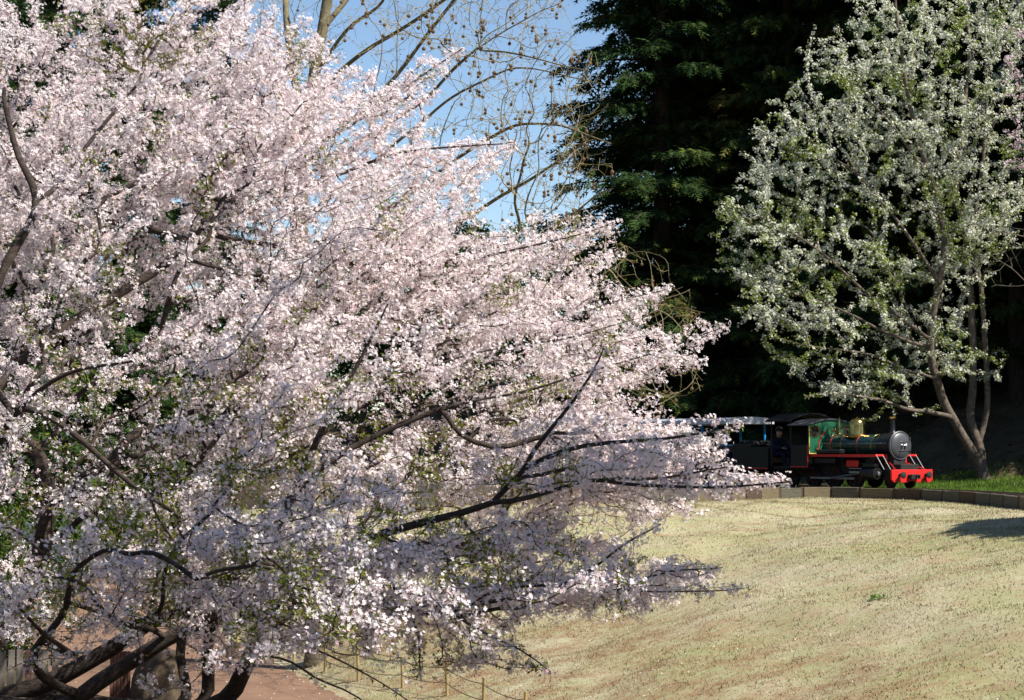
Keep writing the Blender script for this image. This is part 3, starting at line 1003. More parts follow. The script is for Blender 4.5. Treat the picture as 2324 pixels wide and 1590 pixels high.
# ------------------------------------------------------------------ passenger carriages
def carriage(b, label):
    i = np.argmin(np.hypot(TRACK[:, 0] - (LX - FWD[0] * b[0]), TRACK[:, 1] - (LY - FWD[1] * b[0]))) if b[1] is None else None
    loc, rz = ((LX - FWD[0] * b[0], LY - FWD[1] * b[0], RAIL_Z), LRZ) if b[1] is None else b[1]
    c = empty('passenger_carriage', loc, rz)
    tag(c, label, 'carriage', 'carriages of the park train')
    Lc, hw = 4.4, .70
    MB().box(-Lc, 0, -.30, .30, .24, .44, .01).build('underframe', M['blackmatt'], c)
    MB().box(-Lc, 0, -hw, hw, .442, .50, .01).build('floor', M['blackmatt'], c)
    rf = arched_roof(-Lc - .18, .18, hw + .10, 1.755, .10, .02).build('roof', M['carwhite'], c, True)
    MB().box(-Lc - .18, .18, -hw - .125, -hw - .102, 1.66, 1.775, .008).build('fascia', M['carwhite'], rf)
    MB().box(-Lc - .18, .18, hw + .102, hw + .125, 1.66, 1.775, .008).build('fascia', M['carwhite'], rf)
    for xe in (.183, -Lc - .205):
        pe = [(-hw - .12, 1.67), (hw + .12, 1.67), (hw + .12, 1.765)] + [((hw + .1) * math.cos(a), 1.765 + .10 * math.sin(a)) for a in np.linspace(.15, math.pi - .15, 11)] + [(-hw - .12, 1.765)]
        MB().plate(pe, [], xe, xe + .022).build('roof_end', M['carwhite'], rf)
    for xx in (-.04, -1.12, -2.2, -3.28, -Lc + .04):
        for s in (-1, 1):
            MB().box(xx - .025, xx + .025, min(s * (hw - .05), s * hw), max(s * (hw - .05), s * hw), .502, 1.80).build('roof_post', M['carblue'], c)
    for s in (-1, 1):
        MB().box(-Lc, 0, min(s * (hw + .002), s * (hw + .022)), max(s * (hw + .002), s * (hw + .022)), .46, .86).build('side_panel', M['carpanel'], c)
        MB().box(-Lc, 0, min(s * (hw + .002), s * (hw + .03)), max(s * (hw + .002), s * (hw + .03)), 1.06, 1.095).build('side_rail', M['carblue'], c)
    MB().box(.002, .025, -hw, hw, .46, .90).build('end_panel', M['carpanel'], c)
    MB().box(.002, .030, -hw, hw, 1.065, 1.10).build('end_rail', M['carblue'], c)
    MB().box(-Lc - .025, -Lc - .002, -hw, hw, .46, .90).build('end_panel', M['carpanel'], c)
    for xx in (-.5, -1.55, -2.65, -3.75):
        se = MB().box(xx - .18, xx + .18, -hw + .06, hw - .06, .74, .78, .005).build('bench', M['wood'], c)
        MB().box(xx - .215, xx - .181, -hw + .06, hw - .06, .80, 1.12, .005).box(xx - .15, xx + .15, -hw + .1, -hw + .14, .50, .74).box(xx - .15, xx + .15, hw - .14, hw - .1, .50, .74).build('bench_back', M['wood'], se)
    for xx in (-.7, -3.7):
        for s in (-1, 1):
            wheel(c, xx, s * .33, .17, M['blackmatt'])
    return c


carriage((6.55, None), 'white roofed open carriage with bright blue posts coupled behind the tender')
q = resample(TRACK[::-1], .1)
i0 = np.argmin(np.hypot(q[:, 0] - (LX - FWD[0] * 11.4), q[:, 1] - (LY - FWD[1] * 11.4)))
a, b = q[i0], q[i0 + 44]
carriage((0, ((a[0], a[1], RAIL_Z), math.atan2(a[1] - b[1], a[0] - b[0]))), 'second white roofed carriage, mostly hidden behind pink blossom')

# ------------------------------------------------------------------ stake and wire fence along the path
FP = [(-5.5, 38.6), (-4.7, 36.6), (-3.95, 34.8), (-3.2, 33.0), (-2.5, 31.4), (-1.70, 30.0), (-.96, 28.6), (-.40, 26.8), (.15, 25.0), (.7, 23.2)]
fe = empty('stake_fence', (-1.7, 30.0, h1(-1.7, 30.0)))
tag(fe, 'low fence of yellowish wooden stakes and two thin wires beside the path', 'fence')
fl = Vector(fe.location)
tops = []
for i, (fx, fy) in enumerate(FP):
    z = h1(fx, fy)
    hgt = .50 + rnd.uniform(-.03, .04)
    lean = (rnd.uniform(-.03, .03), rnd.uniform(-.03, .03))
    mb = MB().tube([(0, 0, -.15), (lean[0] * .5, lean[1] * .5, hgt * .5), (lean[0], lean[1], hgt), (lean[0], lean[1], hgt + .004)], [.026, .024, .023, .018], 8)
    o = mb.build('stake', M['post'], fe)
    o.location = Vector((fx, fy, z)) - fl
    tops.append((Vector((fx, fy, z)) - fl, Vector((lean[0], lean[1], 0))))
for fr_ in (.42, .20):
    pts = []
    for i in range(len(tops) - 1):
        a = tops[i][0] + tops[i][1] * (fr_ / .5) + Vector((0, 0, fr_))
        b = tops[i + 1][0] + tops[i + 1][1] * (fr_ / .5) + Vector((0, 0, fr_))
        for k in range(6):
            t = k / 6
            pts.append(a.lerp(b, t) - Vector((0, 0, .16 * t * (1 - t))) + Vector((-.028, -.01, 0)))
    MB().tube(pts, .006, 5).build('wire', M['wire'], fe)


# ------------------------------------------------------------------ tree growth
class Grow:
    """nodes joined to a tree by a balance of twig length and path length (branching like a real crown)"""
    def __init__(s, root, r):
        s.P = [np.asarray(root, float)]
        s.par = [-1]
        s.pl = [0.0]
        s.rmin = [r]

    def add(s, p, par, r=0.0):
        p = np.asarray(p, float)
        s.P.append(p)
        s.par.append(par)
        s.pl.append(s.pl[par] + np.linalg.norm(p - s.P[par]))
        s.rmin.append(r)
        return len(s.P) - 1

    def limb(s, pts, r0, r1, start=None, wob=.03, rs=RS, step=.22):
        """polyline limb from an existing node (nearest when none is named)"""
        pts = [np.asarray(p, float) for p in pts]
        if start is None:
            A = np.array(s.P)
            start = int(np.argmin(np.linalg.norm(A - pts[0], axis=1)))
        pts = [s.P[start]] + pts
        C = catmull(pts, 8)
        C = np.vstack([resample(C, step), C[-1:]])
        cur = start
        ids = []
        for i in range(1, len(C)):
            t = i / len(C)
            cur = s.add(C[i] + rs.normal(0, wob, 3) * (0 if i == len(C) - 1 else 1), cur, r0 + (r1 - r0) * t)
            ids.append(cur)
        return ids

    def tips(s, T, bf=.25, seg=.22, wob=.025, sag=0.0, rs=RS):
        T = np.asarray(T, float)
        n = len(T)
        best = np.full(n, 1e9)
        who = np.zeros(n, int)
        done = np.zeros(n, bool)

        def upd(idx):
            p = s.P[idx]
            e = T - p
            d = np.sqrt(np.einsum('ij,ij->i', e, e))
            c = d + bf * (s.pl[idx] + d)
            k = (c < best) & ~done
            best[k] = c[k]
            who[k] = idx
        for i in range(len(s.P)):
            upd(i)
        ids = np.zeros(n, int)
        org = np.arange(n)
        for it in range(n):
            if it and it % 600 == 0:
                kp = ~done
                T, best, who, org, done = T[kp], best[kp], who[kp], org[kp], done[kp]
            j = int(np.argmin(best))
            done[j] = True
            best[j] = 1e12
            cur = who[j]
            a, b = s.P[cur], T[j]
            L = np.linalg.norm(b - a)
            m = max(1, int(round(L / seg)))
            for k in range(1, m + 1):
                t = k / m
                q = a + (b - a) * t
                if k < m:
                    q = q + rs.normal(0, wob, 3) * min(1, L) + np.array((0, 0, sag * L * 4 * t * (1 - t)))
                cur = s.add(q, cur)
                if k < m:
                    upd(cur)
            upd(cur)
            ids[org[j]] = cur
        return ids

    def finish(s, rtip=.004, ex=2.3, smooth=2):
        n = len(s.P)
        P = np.array(s.P)
        par = np.array(s.par)
        cnt = np.zeros(n)
        ch = [[] for _ in range(n)]
        for i in range(1, n):
            ch[par[i]].append(i)
        for i in range(n - 1, -1, -1):
            if not ch[i]:
                cnt[i] = 1
            if par[i] >= 0:
                cnt[par[i]] += cnt[i]
        r = rtip * np.maximum(cnt, 1) ** (1 / ex)
        r = np.maximum(r, np.array(s.rmin))
        for i in range(1, n):
            r[i] = min(r[i], r[par[i]])
        if smooth:
            main = np.array([max(ch[i], key=lambda q: (s.rmin[q], cnt[q])) if ch[i] else i for i in range(n)])
            for _ in range(smooth):
                Q = .5 * P + .25 * (P[np.maximum(par, 0)] + P[main])
                Q[0] = P[0]
                lf = main == np.arange(n)
                Q[lf] = P[lf]
                P = Q
        s.A, s.R, s.C, s.cnt, s.pa = P, r, ch, cnt, par
        # chains: follow the thickest child
        chains = []
        stack = [(0, -1)]
        while stack:
            i, p = stack.pop()
            c = [] if p < 0 else [p]
            while True:
                c.append(i)
                if not ch[i]:
                    break
                k = max(ch[i], key=lambda q: (s.rmin[q], cnt[q]))
                for o in ch[i]:
                    if o != k:
                        stack.append((o, i))
                i = k
            if len(c) > 1:
                chains.append(c)
        s.chains = chains
        return s


def tube_np(P, R, n):
    """one tapered tube through P, as arrays"""
    m = len(P)
    t = np.gradient(P, axis=0)
    t /= np.linalg.norm(t, axis=1, keepdims=True) + 1e-9
    ref = np.array((0.31, 0.17, .93))
    x = np.cross(t, ref)
    bad = np.linalg.norm(x, axis=1) < .15
    x[bad] = np.cross(t[bad], np.array((1.0, 0.1, 0)))
    x /= np.linalg.norm(x, axis=1, keepdims=True) + 1e-9
    for i in range(1, m):
        if np.dot(x[i], x[i - 1]) < 0:
            x[i] = -x[i]
    y = np.cross(t, x)
    a = np.arange(n) * 2 * np.pi / n
    V = P[:, None, :] + R[:, None, None] * (np.cos(a)[None, :, None] * x[:, None, :] + np.sin(a)[None, :, None] * y[:, None, :])
    i = np.arange(m - 1)[:, None] * n
    k = np.arange(n)[None]
    k2 = (k + 1) % n
    Q = np.stack([i + k, i + k2, i + n + k2, i + n + k], 2).reshape(-1, 4)
    return V.reshape(-1, 3), Q


def wood(g, parent, off, bark, twig, thick=.022, max_limbs=60, trunkname='trunk'):
    """trunk and thick limbs as parts, thin twigs joined"""
    big, small = [], []
    for c in g.chains:
        rr = g.R[c]
        (big if rr[min(1, len(rr) - 1)] > thick else small).append(c)
    big.sort(key=lambda c: -g.R[c[min(1, len(c) - 1)]])
    small += big[max_limbs:]
    big = big[:max_limbs]
    for q, c in enumerate(big):
        r = g.R[c].copy()
        r[0] = min(r[0], r[min(1, len(r) - 1)] * 1.15)
        nn = 12 if r[0] > .07 else 8
        if q == 0:
            r = r * np.array([1.0 + .25 * math.exp(-i / 2.0) for i in range(len(r))])
        V, Q = tube_np(g.A[c] - off, r, nn)
        np_obj(trunkname if q == 0 else 'limb', V, Q, bark, parent, smooth=True)
    Vs, Qs, o = [], [], 0
    for c in small:
        r = g.R[c].copy()
        r[0] = min(r[0], r[min(1, len(r) - 1)])
        V, Q = tube_np(g.A[c] - off, r, 4 if r[0] > .01 else 3)
        Vs.append(V)
        Qs.append(Q + o)
        o += len(V)
    t = np_obj('twigs', np.vstack(Vs), np.vstack(Qs), twig, parent, smooth=True)
    t['kind'] = 'stuff'
    return t


def twig_points(g, rmax, spacing, rs=RS, skip=None):
    """points and directions along thin twigs"""
    i = np.arange(1, len(g.A))
    i = i[g.R[i] < rmax]
    a, b = g.A[g.pa[i]], g.A[i]
    L = np.linalg.norm(b - a, axis=1)
    n = np.floor(L / spacing + rs.rand(len(L))).astype(int)
    k = np.repeat(np.arange(len(i)), n)
    t = rs.rand(len(k))[:, None]
    d = (b - a) / (L[:, None] + 1e-9)
    return a[k] + (b - a)[k] * t, d[k]


def petal_flower(two=True):
    V, T = [(0, 0, 0)], []
    for k in range(5):
        a = 2 * math.pi * k / 5
        o = len(V)
        if two:
            V += [(.66 * math.cos(a - .5), .66 * math.sin(a - .5), .16), (1.0 * math.cos(a), 1.0 * math.sin(a), .30), (.66 * math.cos(a + .5), .66 * math.sin(a + .5), .16)]
            T += [(0, o, o + 1), (0, o + 1, o + 2)]
        else:
            V += [(.9 * math.cos(a - .45), .9 * math.sin(a - .45), .22), (.9 * math.cos(a + .45), .9 * math.sin(a + .45), .22)]
            T += [(0, o, o + 1)]
    return np.array(V, float), np.array(T)


FL2, FT2 = petal_flower(True)
FL1, FT1 = petal_flower(False)
FL0 = np.array([(0, 0, 0)] + [(.95 * math.cos(a), .95 * math.sin(a), .25) for a in (0, 1.15, 2.1, 3.2, 4.2, 5.3)], float)
FT0 = np.array([(0, 1, 2), (0, 3, 4), (0, 5, 6)])
CAL_V = np.array([(.22, 0, 0), (-.11, .19, 0), (-.11, -.19, 0), (0, 0, -.9), (.05, .05, -1.9)], float)
CAL_T = np.array([(0, 1, 3), (1, 2, 3), (2, 0, 3), (0, 3, 4)])
NLEAF_V = np.array([(0, 0, 0), (.20, .5, .08), (0, 1.0, -.1), (-.20, .5, .08)], float)
NLEAF_T = np.array([(0, 1, 2), (0, 2, 3)])


def densify(px, py, poly, n, holes=(), rs=RS):
    """n random pixels of a polygon, thinned inside the holes (x0,x1,y0,y1,chance)"""
    poly = np.asarray(poly, float)
    out = []
    while len(out) < n:
        x = rs.uniform(poly[:, 0].min(), poly[:, 0].max(), 4000)
        y = rs.uniform(poly[:, 1].min(), poly[:, 1].max(), 4000)
        k = inpoly(x, y, poly)
        for (x0, x1, y0, y1, c) in holes:
            e = ((x - (x0 + x1) / 2) / ((x1 - x0) / 2)) ** 2 + ((y - (y0 + y1) / 2) / ((y1 - y0) / 2)) ** 2 < 1
            k &= ~(e & (rs.rand(len(x)) < c))
        out += list(zip(x[k], y[k]))
    return out[:n]


# ------------------------------------------------------------------ the pink cherry
CB = np.array((-6.2, 20.5, 0.0))
CB[2] = h1(CB[0], CB[1]) - .05
POLY = [(-60, -60), (600, -60), (640, 60), (740, 100), (800, 150), (920, 160), (1060, 105), (1010, 190), (960, 260), (1060, 300), (1175, 322), (1110, 400), (1130, 480), (1240, 530), (1400, 500), (1410, 570),
        (1430, 640), (1525, 650), (1490, 720), (1560, 770), (1655, 735), (1610, 830), (1500, 890), (1560, 935), (1690, 965), (1660, 1030), (1720, 1070), (1800, 1092), (1700, 1115), (1590, 1100), (1610, 1165),
        (1480, 1150), (1400, 1130), (1300, 1150), (1380, 1200), (1450, 1210), (1470, 1270), (1640, 1290), (1670, 1340), (1500, 1345), (1480, 1400), (1300, 1390), (1230, 1400), (1250, 1530), (1190, 1480), (1120, 1410),
        (960, 1420), (955, 1530), (910, 1440), (760, 1480), (620, 1480), (520, 1560), (420, 1600), (-60, 1600)]
HOLES = [(40, 330, 930, 1110, .9), (130, 330, 275, 340, .9), (375, 480, 380, 450, .9), (-80, 560, 1440, 1640, .82), (820, 1150, 860, 950, .6), (470, 780, 420, 650, .7), (150, 480, 1130, 1260, .5),
         (420, 620, 960, 1080, .55), (200, 380, 640, 760, .4), (-60, 200, 1060, 1300, .4), (330, 600, 1160, 1330, .4), (60, 420, 1320, 1460, .35), (930, 1110, 360, 470, .55), (600, 900, 1400, 1520, .4), (1280, 1420, 1130, 1200, .8), (950, 1120, 540, 620, .4)]


def cherry_depth(x, y):
    """the crown leans towards the viewer low down and away from him high up"""
    return 25.2 - 8.0 * (y * K / 700.0) + .8 * math.sin(x * .006)


g = Grow(CB, .34)
fork = g.limb([CB + (.12, 0, .6), CB + (.35, -.1, 1.1)], .32, .28)[-1]


def CL(pts, d0, d1, r0, r1, start=None, **kw):
    q = []
    for i, (x, y) in enumerate(pts):
        t = i / max(1, len(pts) - 1)
        q.append(at2(x, y, d0 + (d1 - d0) * t))
    return g.limb(q, r0, r1, start, **kw)


# the big limbs that show dark through the flowers
CL([(-60, 1500), (30, 1400), (100, 1250), (90, 1000)], 20.3, 21, .14, .08, fork)
CL([(30, 1590), (200, 1500), (330, 1420), (470, 1350), (600, 1240), (660, 1130), (700, 1040), (760, 920), (830, 800), (880, 690)], 20, 19.0, .115, .005, fork)
CL([(120, 1620), (200, 1560), (400, 1440), (600, 1345), (700, 1330), (760, 1280), (830, 1220), (1000, 1180), (1120, 1140), (1180, 1060), (1260, 970), (1330, 860), (1370, 790)], 19.4, 17.8, .11, .004, fork)
CL([(1120, 1140), (1190, 1125), (1350, 1095), (1500, 1080), (1650, 1060)], 18.1, 18.6, .03, .006)
CL([(1350, 1095), (1500, 1110), (1650, 1105), (1790, 1094)], 18.4, 18.0, .02, .005)
CL([(470, 1610), (560, 1500), (640, 1390), (720, 1310), (840, 1270)], 20.4, 19.5, .13, .06, fork)
CL([(435, 1620), (455, 1500), (490, 1400), (560, 1290)], 21.2, 21.0, .11, .05, fork)
CL([(395, 1620), (400, 1500), (420, 1400), (430, 1280), (400, 1150)], 19.0, 20.5, .08, .03, fork)
CL([(-40, 1000), (0, 880), (100, 780), (190, 715), (280, 660), (400, 580), (450, 520), (540, 440), (640, 390), (720, 345)], 21, 23.2, .085, .02)
CL([(640, 390), (800, 285), (950, 180), (1050, 110)], 23.4, 24.0, .03, .005)
CL([(540, 440), (700, 420), (900, 350), (1050, 330), (1165, 322)], 22.8, 23.2, .032, .005)
CL([(450, 520), (520, 545), (640, 560), (800, 600), (1000, 600), (1200, 560), (1390, 505)], 22.4, 22.2, .035, .005)
CL([(400, 580), (600, 640), (800, 700), (1000, 740), (1250, 730), (1400, 680), (1520, 655)], 21.8, 20.8, .024, .004)
CL([(-50, 760), (0, 610), (55, 510), (100, 462), (62, 385), (28, 330), (10, 200)], 20.5, 21.5, .075, .02)
CL([(100, 462), (180, 350), (300, 200), (320, 150), (400, 20)], 21, 23.0, .03, .008)
CL([(200, 480), (360, 395), (450, 375), (540, 345), (640, 290)], 23.5, 24.5, .045, .02)
CL([(360, 395), (480, 260), (560, 140), (630, 20)], 24, 25.0, .03, .008)
CL([(640, 290), (720, 200), (790, 160)], 24.5, 25, .018, .006)
CL([(660, 1130), (800, 1010), (1000, 930), (1250, 870), (1500, 800), (1645, 742)], 19.5, 19.5, .022, .004)
CL([(760, 920), (900, 860), (1100, 800), (1300, 760), (1480, 715)], 19.2, 20, .016, .004)
CL([(1180, 1060), (1300, 1020), (1450, 1000), (1560, 985), (1685, 968)], 18.1, 18.8, .028, .005)
CL([(-30, 880), (60, 925), (150, 965), (280, 1080), (330, 1125), (420, 1180)], 20, 18.5, .05, .015)
CL([(80, 1250), (130, 1135), (260, 1115), (370, 1125), (450, 1060), (520, 960)], 20.5, 20, .06, .02)
CL([(700, 1330), (900, 1370), (1050, 1375), (1180, 1350), (1300, 1310), (1440, 1225), (1500, 1190)], 18.6, 16.6, .036, .004)
CL([(900, 1370), (1050, 1410), (1150, 1450), (1250, 1525)], 17.8, 16.6, .02, .004)
CL([(1050, 1375), (1200, 1330), (1400, 1340), (1560, 1340), (1690, 1335)], 17.4, 16.9, .02, .003)
CL([(1400, 1340), (1500, 1300), (1640, 1288)], 17.1, 16.9, .012, .003)
CL([(830, 1220), (940, 1400), (950, 1470), (955, 1535)], 18.2, 16.8, .018, .003)
CL([(560, 1480), (650, 1500), (760, 1560), (900, 1640)], 19.5, 17.5, .018, .004)
CL([(560, 1450), (700, 1470), (860, 1540), (960, 1610)], 19.5, 18.0, .014, .003)
CL([(60, 1500), (150, 1380), (160, 1300), (260, 1230)], 18.5, 16.8, .05, .015)
CL([(200, 1500), (100, 1450), (40, 1370), (-30, 1310)], 18.5, 16.2, .03, .008)
CL([(330, 1420), (250, 1400), (180, 1330), (60, 1290)], 18.8, 16.0, .03, .008)
CL([(0, 1000), (60, 900), (160, 840), (300, 820)], 19.5, 18.5, .04, .01)

TIPS_EDGE = [(1055, 108), (1172, 323), (1405, 503), (1522, 652), (1652, 737), (1688, 966), (1796, 1093), (1608, 1162), (1638, 1290), (1250, 1528), (955, 1528), (1410, 570), (940, 165), (1010, 120), (1100, 320),
             (1330, 540), (1470, 690), (1590, 770), (1640, 960), (1740, 1085), (1560, 1140), (1590, 1100), (1500, 900), (1600, 820), (1560, 1290), (1620, 1300), (1600, 1335), (1500, 1340), (700, 90), (1450, 660), (1360, 515),
             (1190, 1470), (1230, 1510), (1480, 1390), (1420, 1395), (1660, 1335), (1700, 1080), (1770, 1092), (1540, 960), (1620, 1040), (1150, 330), (780, 150), (850, 160), (1060, 1400), (1130, 1430),
             (1470, 1150), (1440, 1225), (1390, 1250), (1530, 1320), (640, 50), (1580, 1155), (1680, 1060), (1550, 1000), (1300, 1240), (1350, 1360), (1390, 1310), (1480, 1290), (1550, 1350)]
crs = np.random.RandomState(21)
sprays = [(x, y, True) for x, y in TIPS_EDGE] + [(x, y, True) for x, y in densify(0, 0, [(1380, 930), (1560, 935), (1680, 968), (1650, 1020), (1700, 1070), (1600, 1100), (1400, 1110)], 34, [], crs)] + [(x, y, True) for x, y in densify(0, 0, [(560, -40), (650, 70), (760, 120), (900, 180), (1050, 115), (1000, 210), (950, 280), (1060, 312), (1165, 325), (1100, 390), (1120, 480), (1250, 540), (1400, 510), (1400, 580), (1430, 640), (1300, 700), (1000, 620), (700, 300)], 85, [(930, 1110, 360, 470, .7)], crs)] + [(x, y, False) for x, y in densify(0, 0, POLY, 600, HOLES, crs)] + [(x, y, False) for x, y in densify(0, 0, [(-60, -60), (600, -60), (900, 200), (1050, 480), (1000, 800), (560, 760), (300, 560), (-60, 420)], 190, HOLES, crs)] + [(x, y, False) for x, y in densify(0, 0, [(600, 220), (800, 250), (830, 800), (820, 1440), (620, 1440)], 75, [], crs)] + [(x, y, False) for x, y in densify(0, 0, [(760, 1180), (1060, 1200), (1280, 1230), (1430, 1230), (1460, 1290), (1440, 1390), (1180, 1400), (1120, 1400), (960, 1410), (760, 1440)], 70, [], crs)] + [(x, y, False) for x, y in densify(0, 0, [(900, 960), (1300, 880), (1500, 900), (1560, 1080), (1480, 1130), (1250, 1130), (1000, 1160)], 45, [], crs)]
SEEN = [catmull(q, 6) for q in ([(180, 720), (280, 660), (400, 580), (450, 520), (540, 440), (640, 390)], [(-20, 650), (55, 510), (100, 462), (62, 385), (28, 330)],
                               [(1110, 1140), (1180, 1060), (1260, 970), (1330, 860)], [(590, 1240), (660, 1130), (700, 1040), (760, 920), (830, 800)], [(30, 1590), (200, 1500), (330, 1420), (470, 1350)],
                               [(380, 395), (450, 375), (540, 345)])]
SEEN = np.vstack(SEEN)
F0 = np.array(g.P[fork]) + np.array((.2, 0, .6))
tips, is_low = [], []
for (x, y, edge) in sprays:
    D = cherry_depth(x, y) + crs.normal(0, .45 if edge else 1.75)
    if not edge and np.min(np.hypot(SEEN[:, 0] - x, SEEN[:, 1] - y)) < 62:
        D += 2.6
    E = at2(x, y, D)
    d = E - F0
    d = d / np.linalg.norm(d)
    d = d * np.array((1, .8, .75)) + crs.normal(0, .10 if edge else .26, 3) + np.array((.12, 0, .02 if y < 1250 else -.10))
    d /= np.linalg.norm(d)
    L = crs.uniform(1.0, 1.9)
    side = np.cross(d, (0, 0, 1))
    side /= np.linalg.norm(side)
    up = np.cross(side, d)
    m = 27
    s = crs.rand(m) ** .8
    s[0] = 0
    rad = (.07 + .40 * np.sqrt(s) * (1.25 - s)) * crs.uniform(.8, 1.2)
    th = crs.uniform(0, 6.28, m)
    q = np.sqrt(crs.rand(m))
    tips.append(E - d * (L * s)[:, None] + side * (rad * q * np.cos(th))[:, None] + up * (rad * q * np.sin(th) * .50)[:, None])
tips = np.vstack(tips)
g.tips(tips, bf=.16, seg=.20, wob=.03, sag=-.02, rs=crs)
g.finish(rtip=.0030, ex=2.45)
cherry = empty('cherry_tree', CB)
tag(cherry, 'large spreading cherry tree covered in pale pink blossom beside the path', 'tree')
wood(g, cherry, CB, M['bark_cherry'], M['twig_cherry'], thick=.016, max_limbs=70)

P, Dr = twig_points(g, .017, .026, crs)
px, py = to_px(P)
# keep a few twigs bare where the photograph shows bare underside wood
bare = np.zeros(len(P), bool)
for (x0, x1, y0, y1, c) in [(500, 760, 430, 640, .55), (1290, 1430, 1130, 1220, .8), (840, 1130, 880, 950, .6), (60, 330, 930, 1110, .7), (600, 900, 1480, 1640, .75), (0, 500, 1490, 1640, .55), (1500, 1700, 1180, 1240, .9)]:
    bare |= (px > x0 * K) & (px < x1 * K) & (py > y0 * K) & (py < y1 * K) & (crs.rand(len(P)) < c)
P, Dr, px, py = P[~bare], Dr[~bare], px[~bare], py[~bare]
vis = (px > -140) & (py > -120) & (py < 760)
P, Dr, px, py = P[vis] + crs.normal(0, .022, (vis.sum(), 3)), Dr[vis], px[vis], py[vis]
leafy = np.array([noise.noise(Vector((a * .022, b * .022, 2.0))) for a, b in zip(px, py)])
leafy += np.where((py > 370) & (py < 660) & (px < 520), .17, 0) + np.where(py < 300, -.12, 0)
low = (py > 400) & (px < 560)
nc = len(P)
nf = crs.randint(2, 6, nc)
nf = np.where(leafy > .25, np.maximum(nf - 2, 1), nf)
nf = np.where(low & (crs.rand(nc) < .5), np.maximum(nf - 2, 0), nf)
ci = np.repeat(np.arange(nc), nf)
dirs = rand_dirs(len(ci), crs) + np.array((0, 0, .15)) - .35 * Dr[ci] * 0
dirs /= np.linalg.norm(dirs, axis=1, keepdims=True)
ped = crs.uniform(.015, .060, len(ci))
FP_ = P[ci] + dirs * ped[:, None] + np.array((0, 0, -.008))
facing = dirs + crs.normal(0, .35, dirs.shape) + np.array(TO_SUN) * .45      # flowers turn to the light
rad = crs.uniform(.0165, .0235, len(ci))
rad = rad * np.where(FP_[:, 1] > 20.0, 1.04, 0.97)
near = FP_[:, 1] < 17.7
mid = (~near) & (FP_[:, 1] < 19.8)
far = ~(near | mid)
BR = basis(facing, crs.uniform(0, 6.28, len(ci)))
V1, T1 = inst(FL2, FT2, (FP_ - CB)[near], BR[near], rad[near])
V2, T2 = inst(FL1, FT1, (FP_ - CB)[mid], BR[mid], rad[mid])
V3, T3 = inst(FL0, FT0, (FP_ - CB)[far], BR[far], rad[far] * 1.1)
V, T = np.vstack([V1, V2, V3]), np.vstack([T1, T2 + len(V1), T3 + len(V1) + len(V2)])
ctint = np.clip(crs.normal(.62, .16, nc) - .25 * np.clip(leafy, 0, 1), 0, 1)
tint = np.clip(ctint[ci] + crs.normal(0, .14, len(ci)), 0, 1)
NF = len(ci)
o = np_obj('blossom', V, T, M['blossom'], cherry, tint=np.concatenate([np.repeat(tint[near], len(FL2)), np.repeat(tint[mid], len(FL1)), np.repeat(tint[far], len(FL0))]))
o['kind'] = 'stuff'
k = crs.rand(NF) < .05
V, T = inst(CAL_V, CAL_T, FP_[k] - CB, basis(facing[k], crs.uniform(0, 6.28, k.sum())), np.full(k.sum(), .014))
o = np_obj('calyx', V, T, M['calyx'], cherry, tint=np.repeat(crs.rand(k.sum()) * .8 + .2 * crs.rand(k.sum()), len(CAL_V)))
o['kind'] = 'stuff'
# young leaves, thicker in leafy patches
nl = np.where(leafy > .25, crs.randint(0, 4, nc), (crs.rand(nc) < np.where(low, .2, .12)) * crs.randint(1, 4, nc))
li = np.repeat(np.arange(nc), nl)
ld = rand_dirs(len(li), crs) * .8 + Dr[li] * .5 + np.array((0, 0, .35))
R = basis(np.cross(ld, rand_dirs(len(li), crs)) + 1e-6, crs.uniform(0, 6.28, len(li)))
LT = np.repeat(np.clip(crs.normal(.35, .25, len(li)) + .5 * np.clip(leafy[li], 0, 1), 0, 1), 4)
LV, LTt = inst(NLEAF_V, NLEAF_T, P[li] - CB, R, crs.uniform(.03, .058, len(li)))
# dense leafy broom of shoots in the upper crown
bc = at2(322, 165, 22.5)
bs = Grow(bc, .012)
bt = bc + np.stack([crs.normal(-.05, .32, 130), crs.normal(0, .22, 130), np.abs(crs.normal(.25, .28, 130))], 1)
bs.tips(bt, bf=.5, seg=.12, wob=.02, rs=crs)
bs.finish(.003, 2.4)
Vs, Qs, off_ = [], [], 0
for c in bs.chains:
    V, Q = tube_np(bs.A[c] - CB, bs.R[c], 3)
    Vs.append(V)
    Qs.append(Q + off_)
    off_ += len(V)
o = np_obj('leafy_broom', np.vstack(Vs), np.vstack(Qs), M['twig_cherry'], cherry)
o['kind'] = 'stuff'
BP, BD = twig_points(bs, .02, .022, crs)
bl = np.repeat(np.arange(len(BP)), 2)
R = basis(rand_dirs(len(bl), crs), crs.uniform(0, 6.28, len(bl)))
V, T = inst(NLEAF_V, NLEAF_T, BP[bl] - CB, R, crs.uniform(.025, .045, len(bl)))
o = np_obj('young_leaves', np.vstack([LV, V]), np.vstack([LTt, T + len(LV)]), M['spring_leaf'], cherry, tint=np.concatenate([LT, np.repeat(np.clip(crs.normal(.3, .2, len(bl)), 0, 1), 4)]))
o['kind'] = 'stuff'


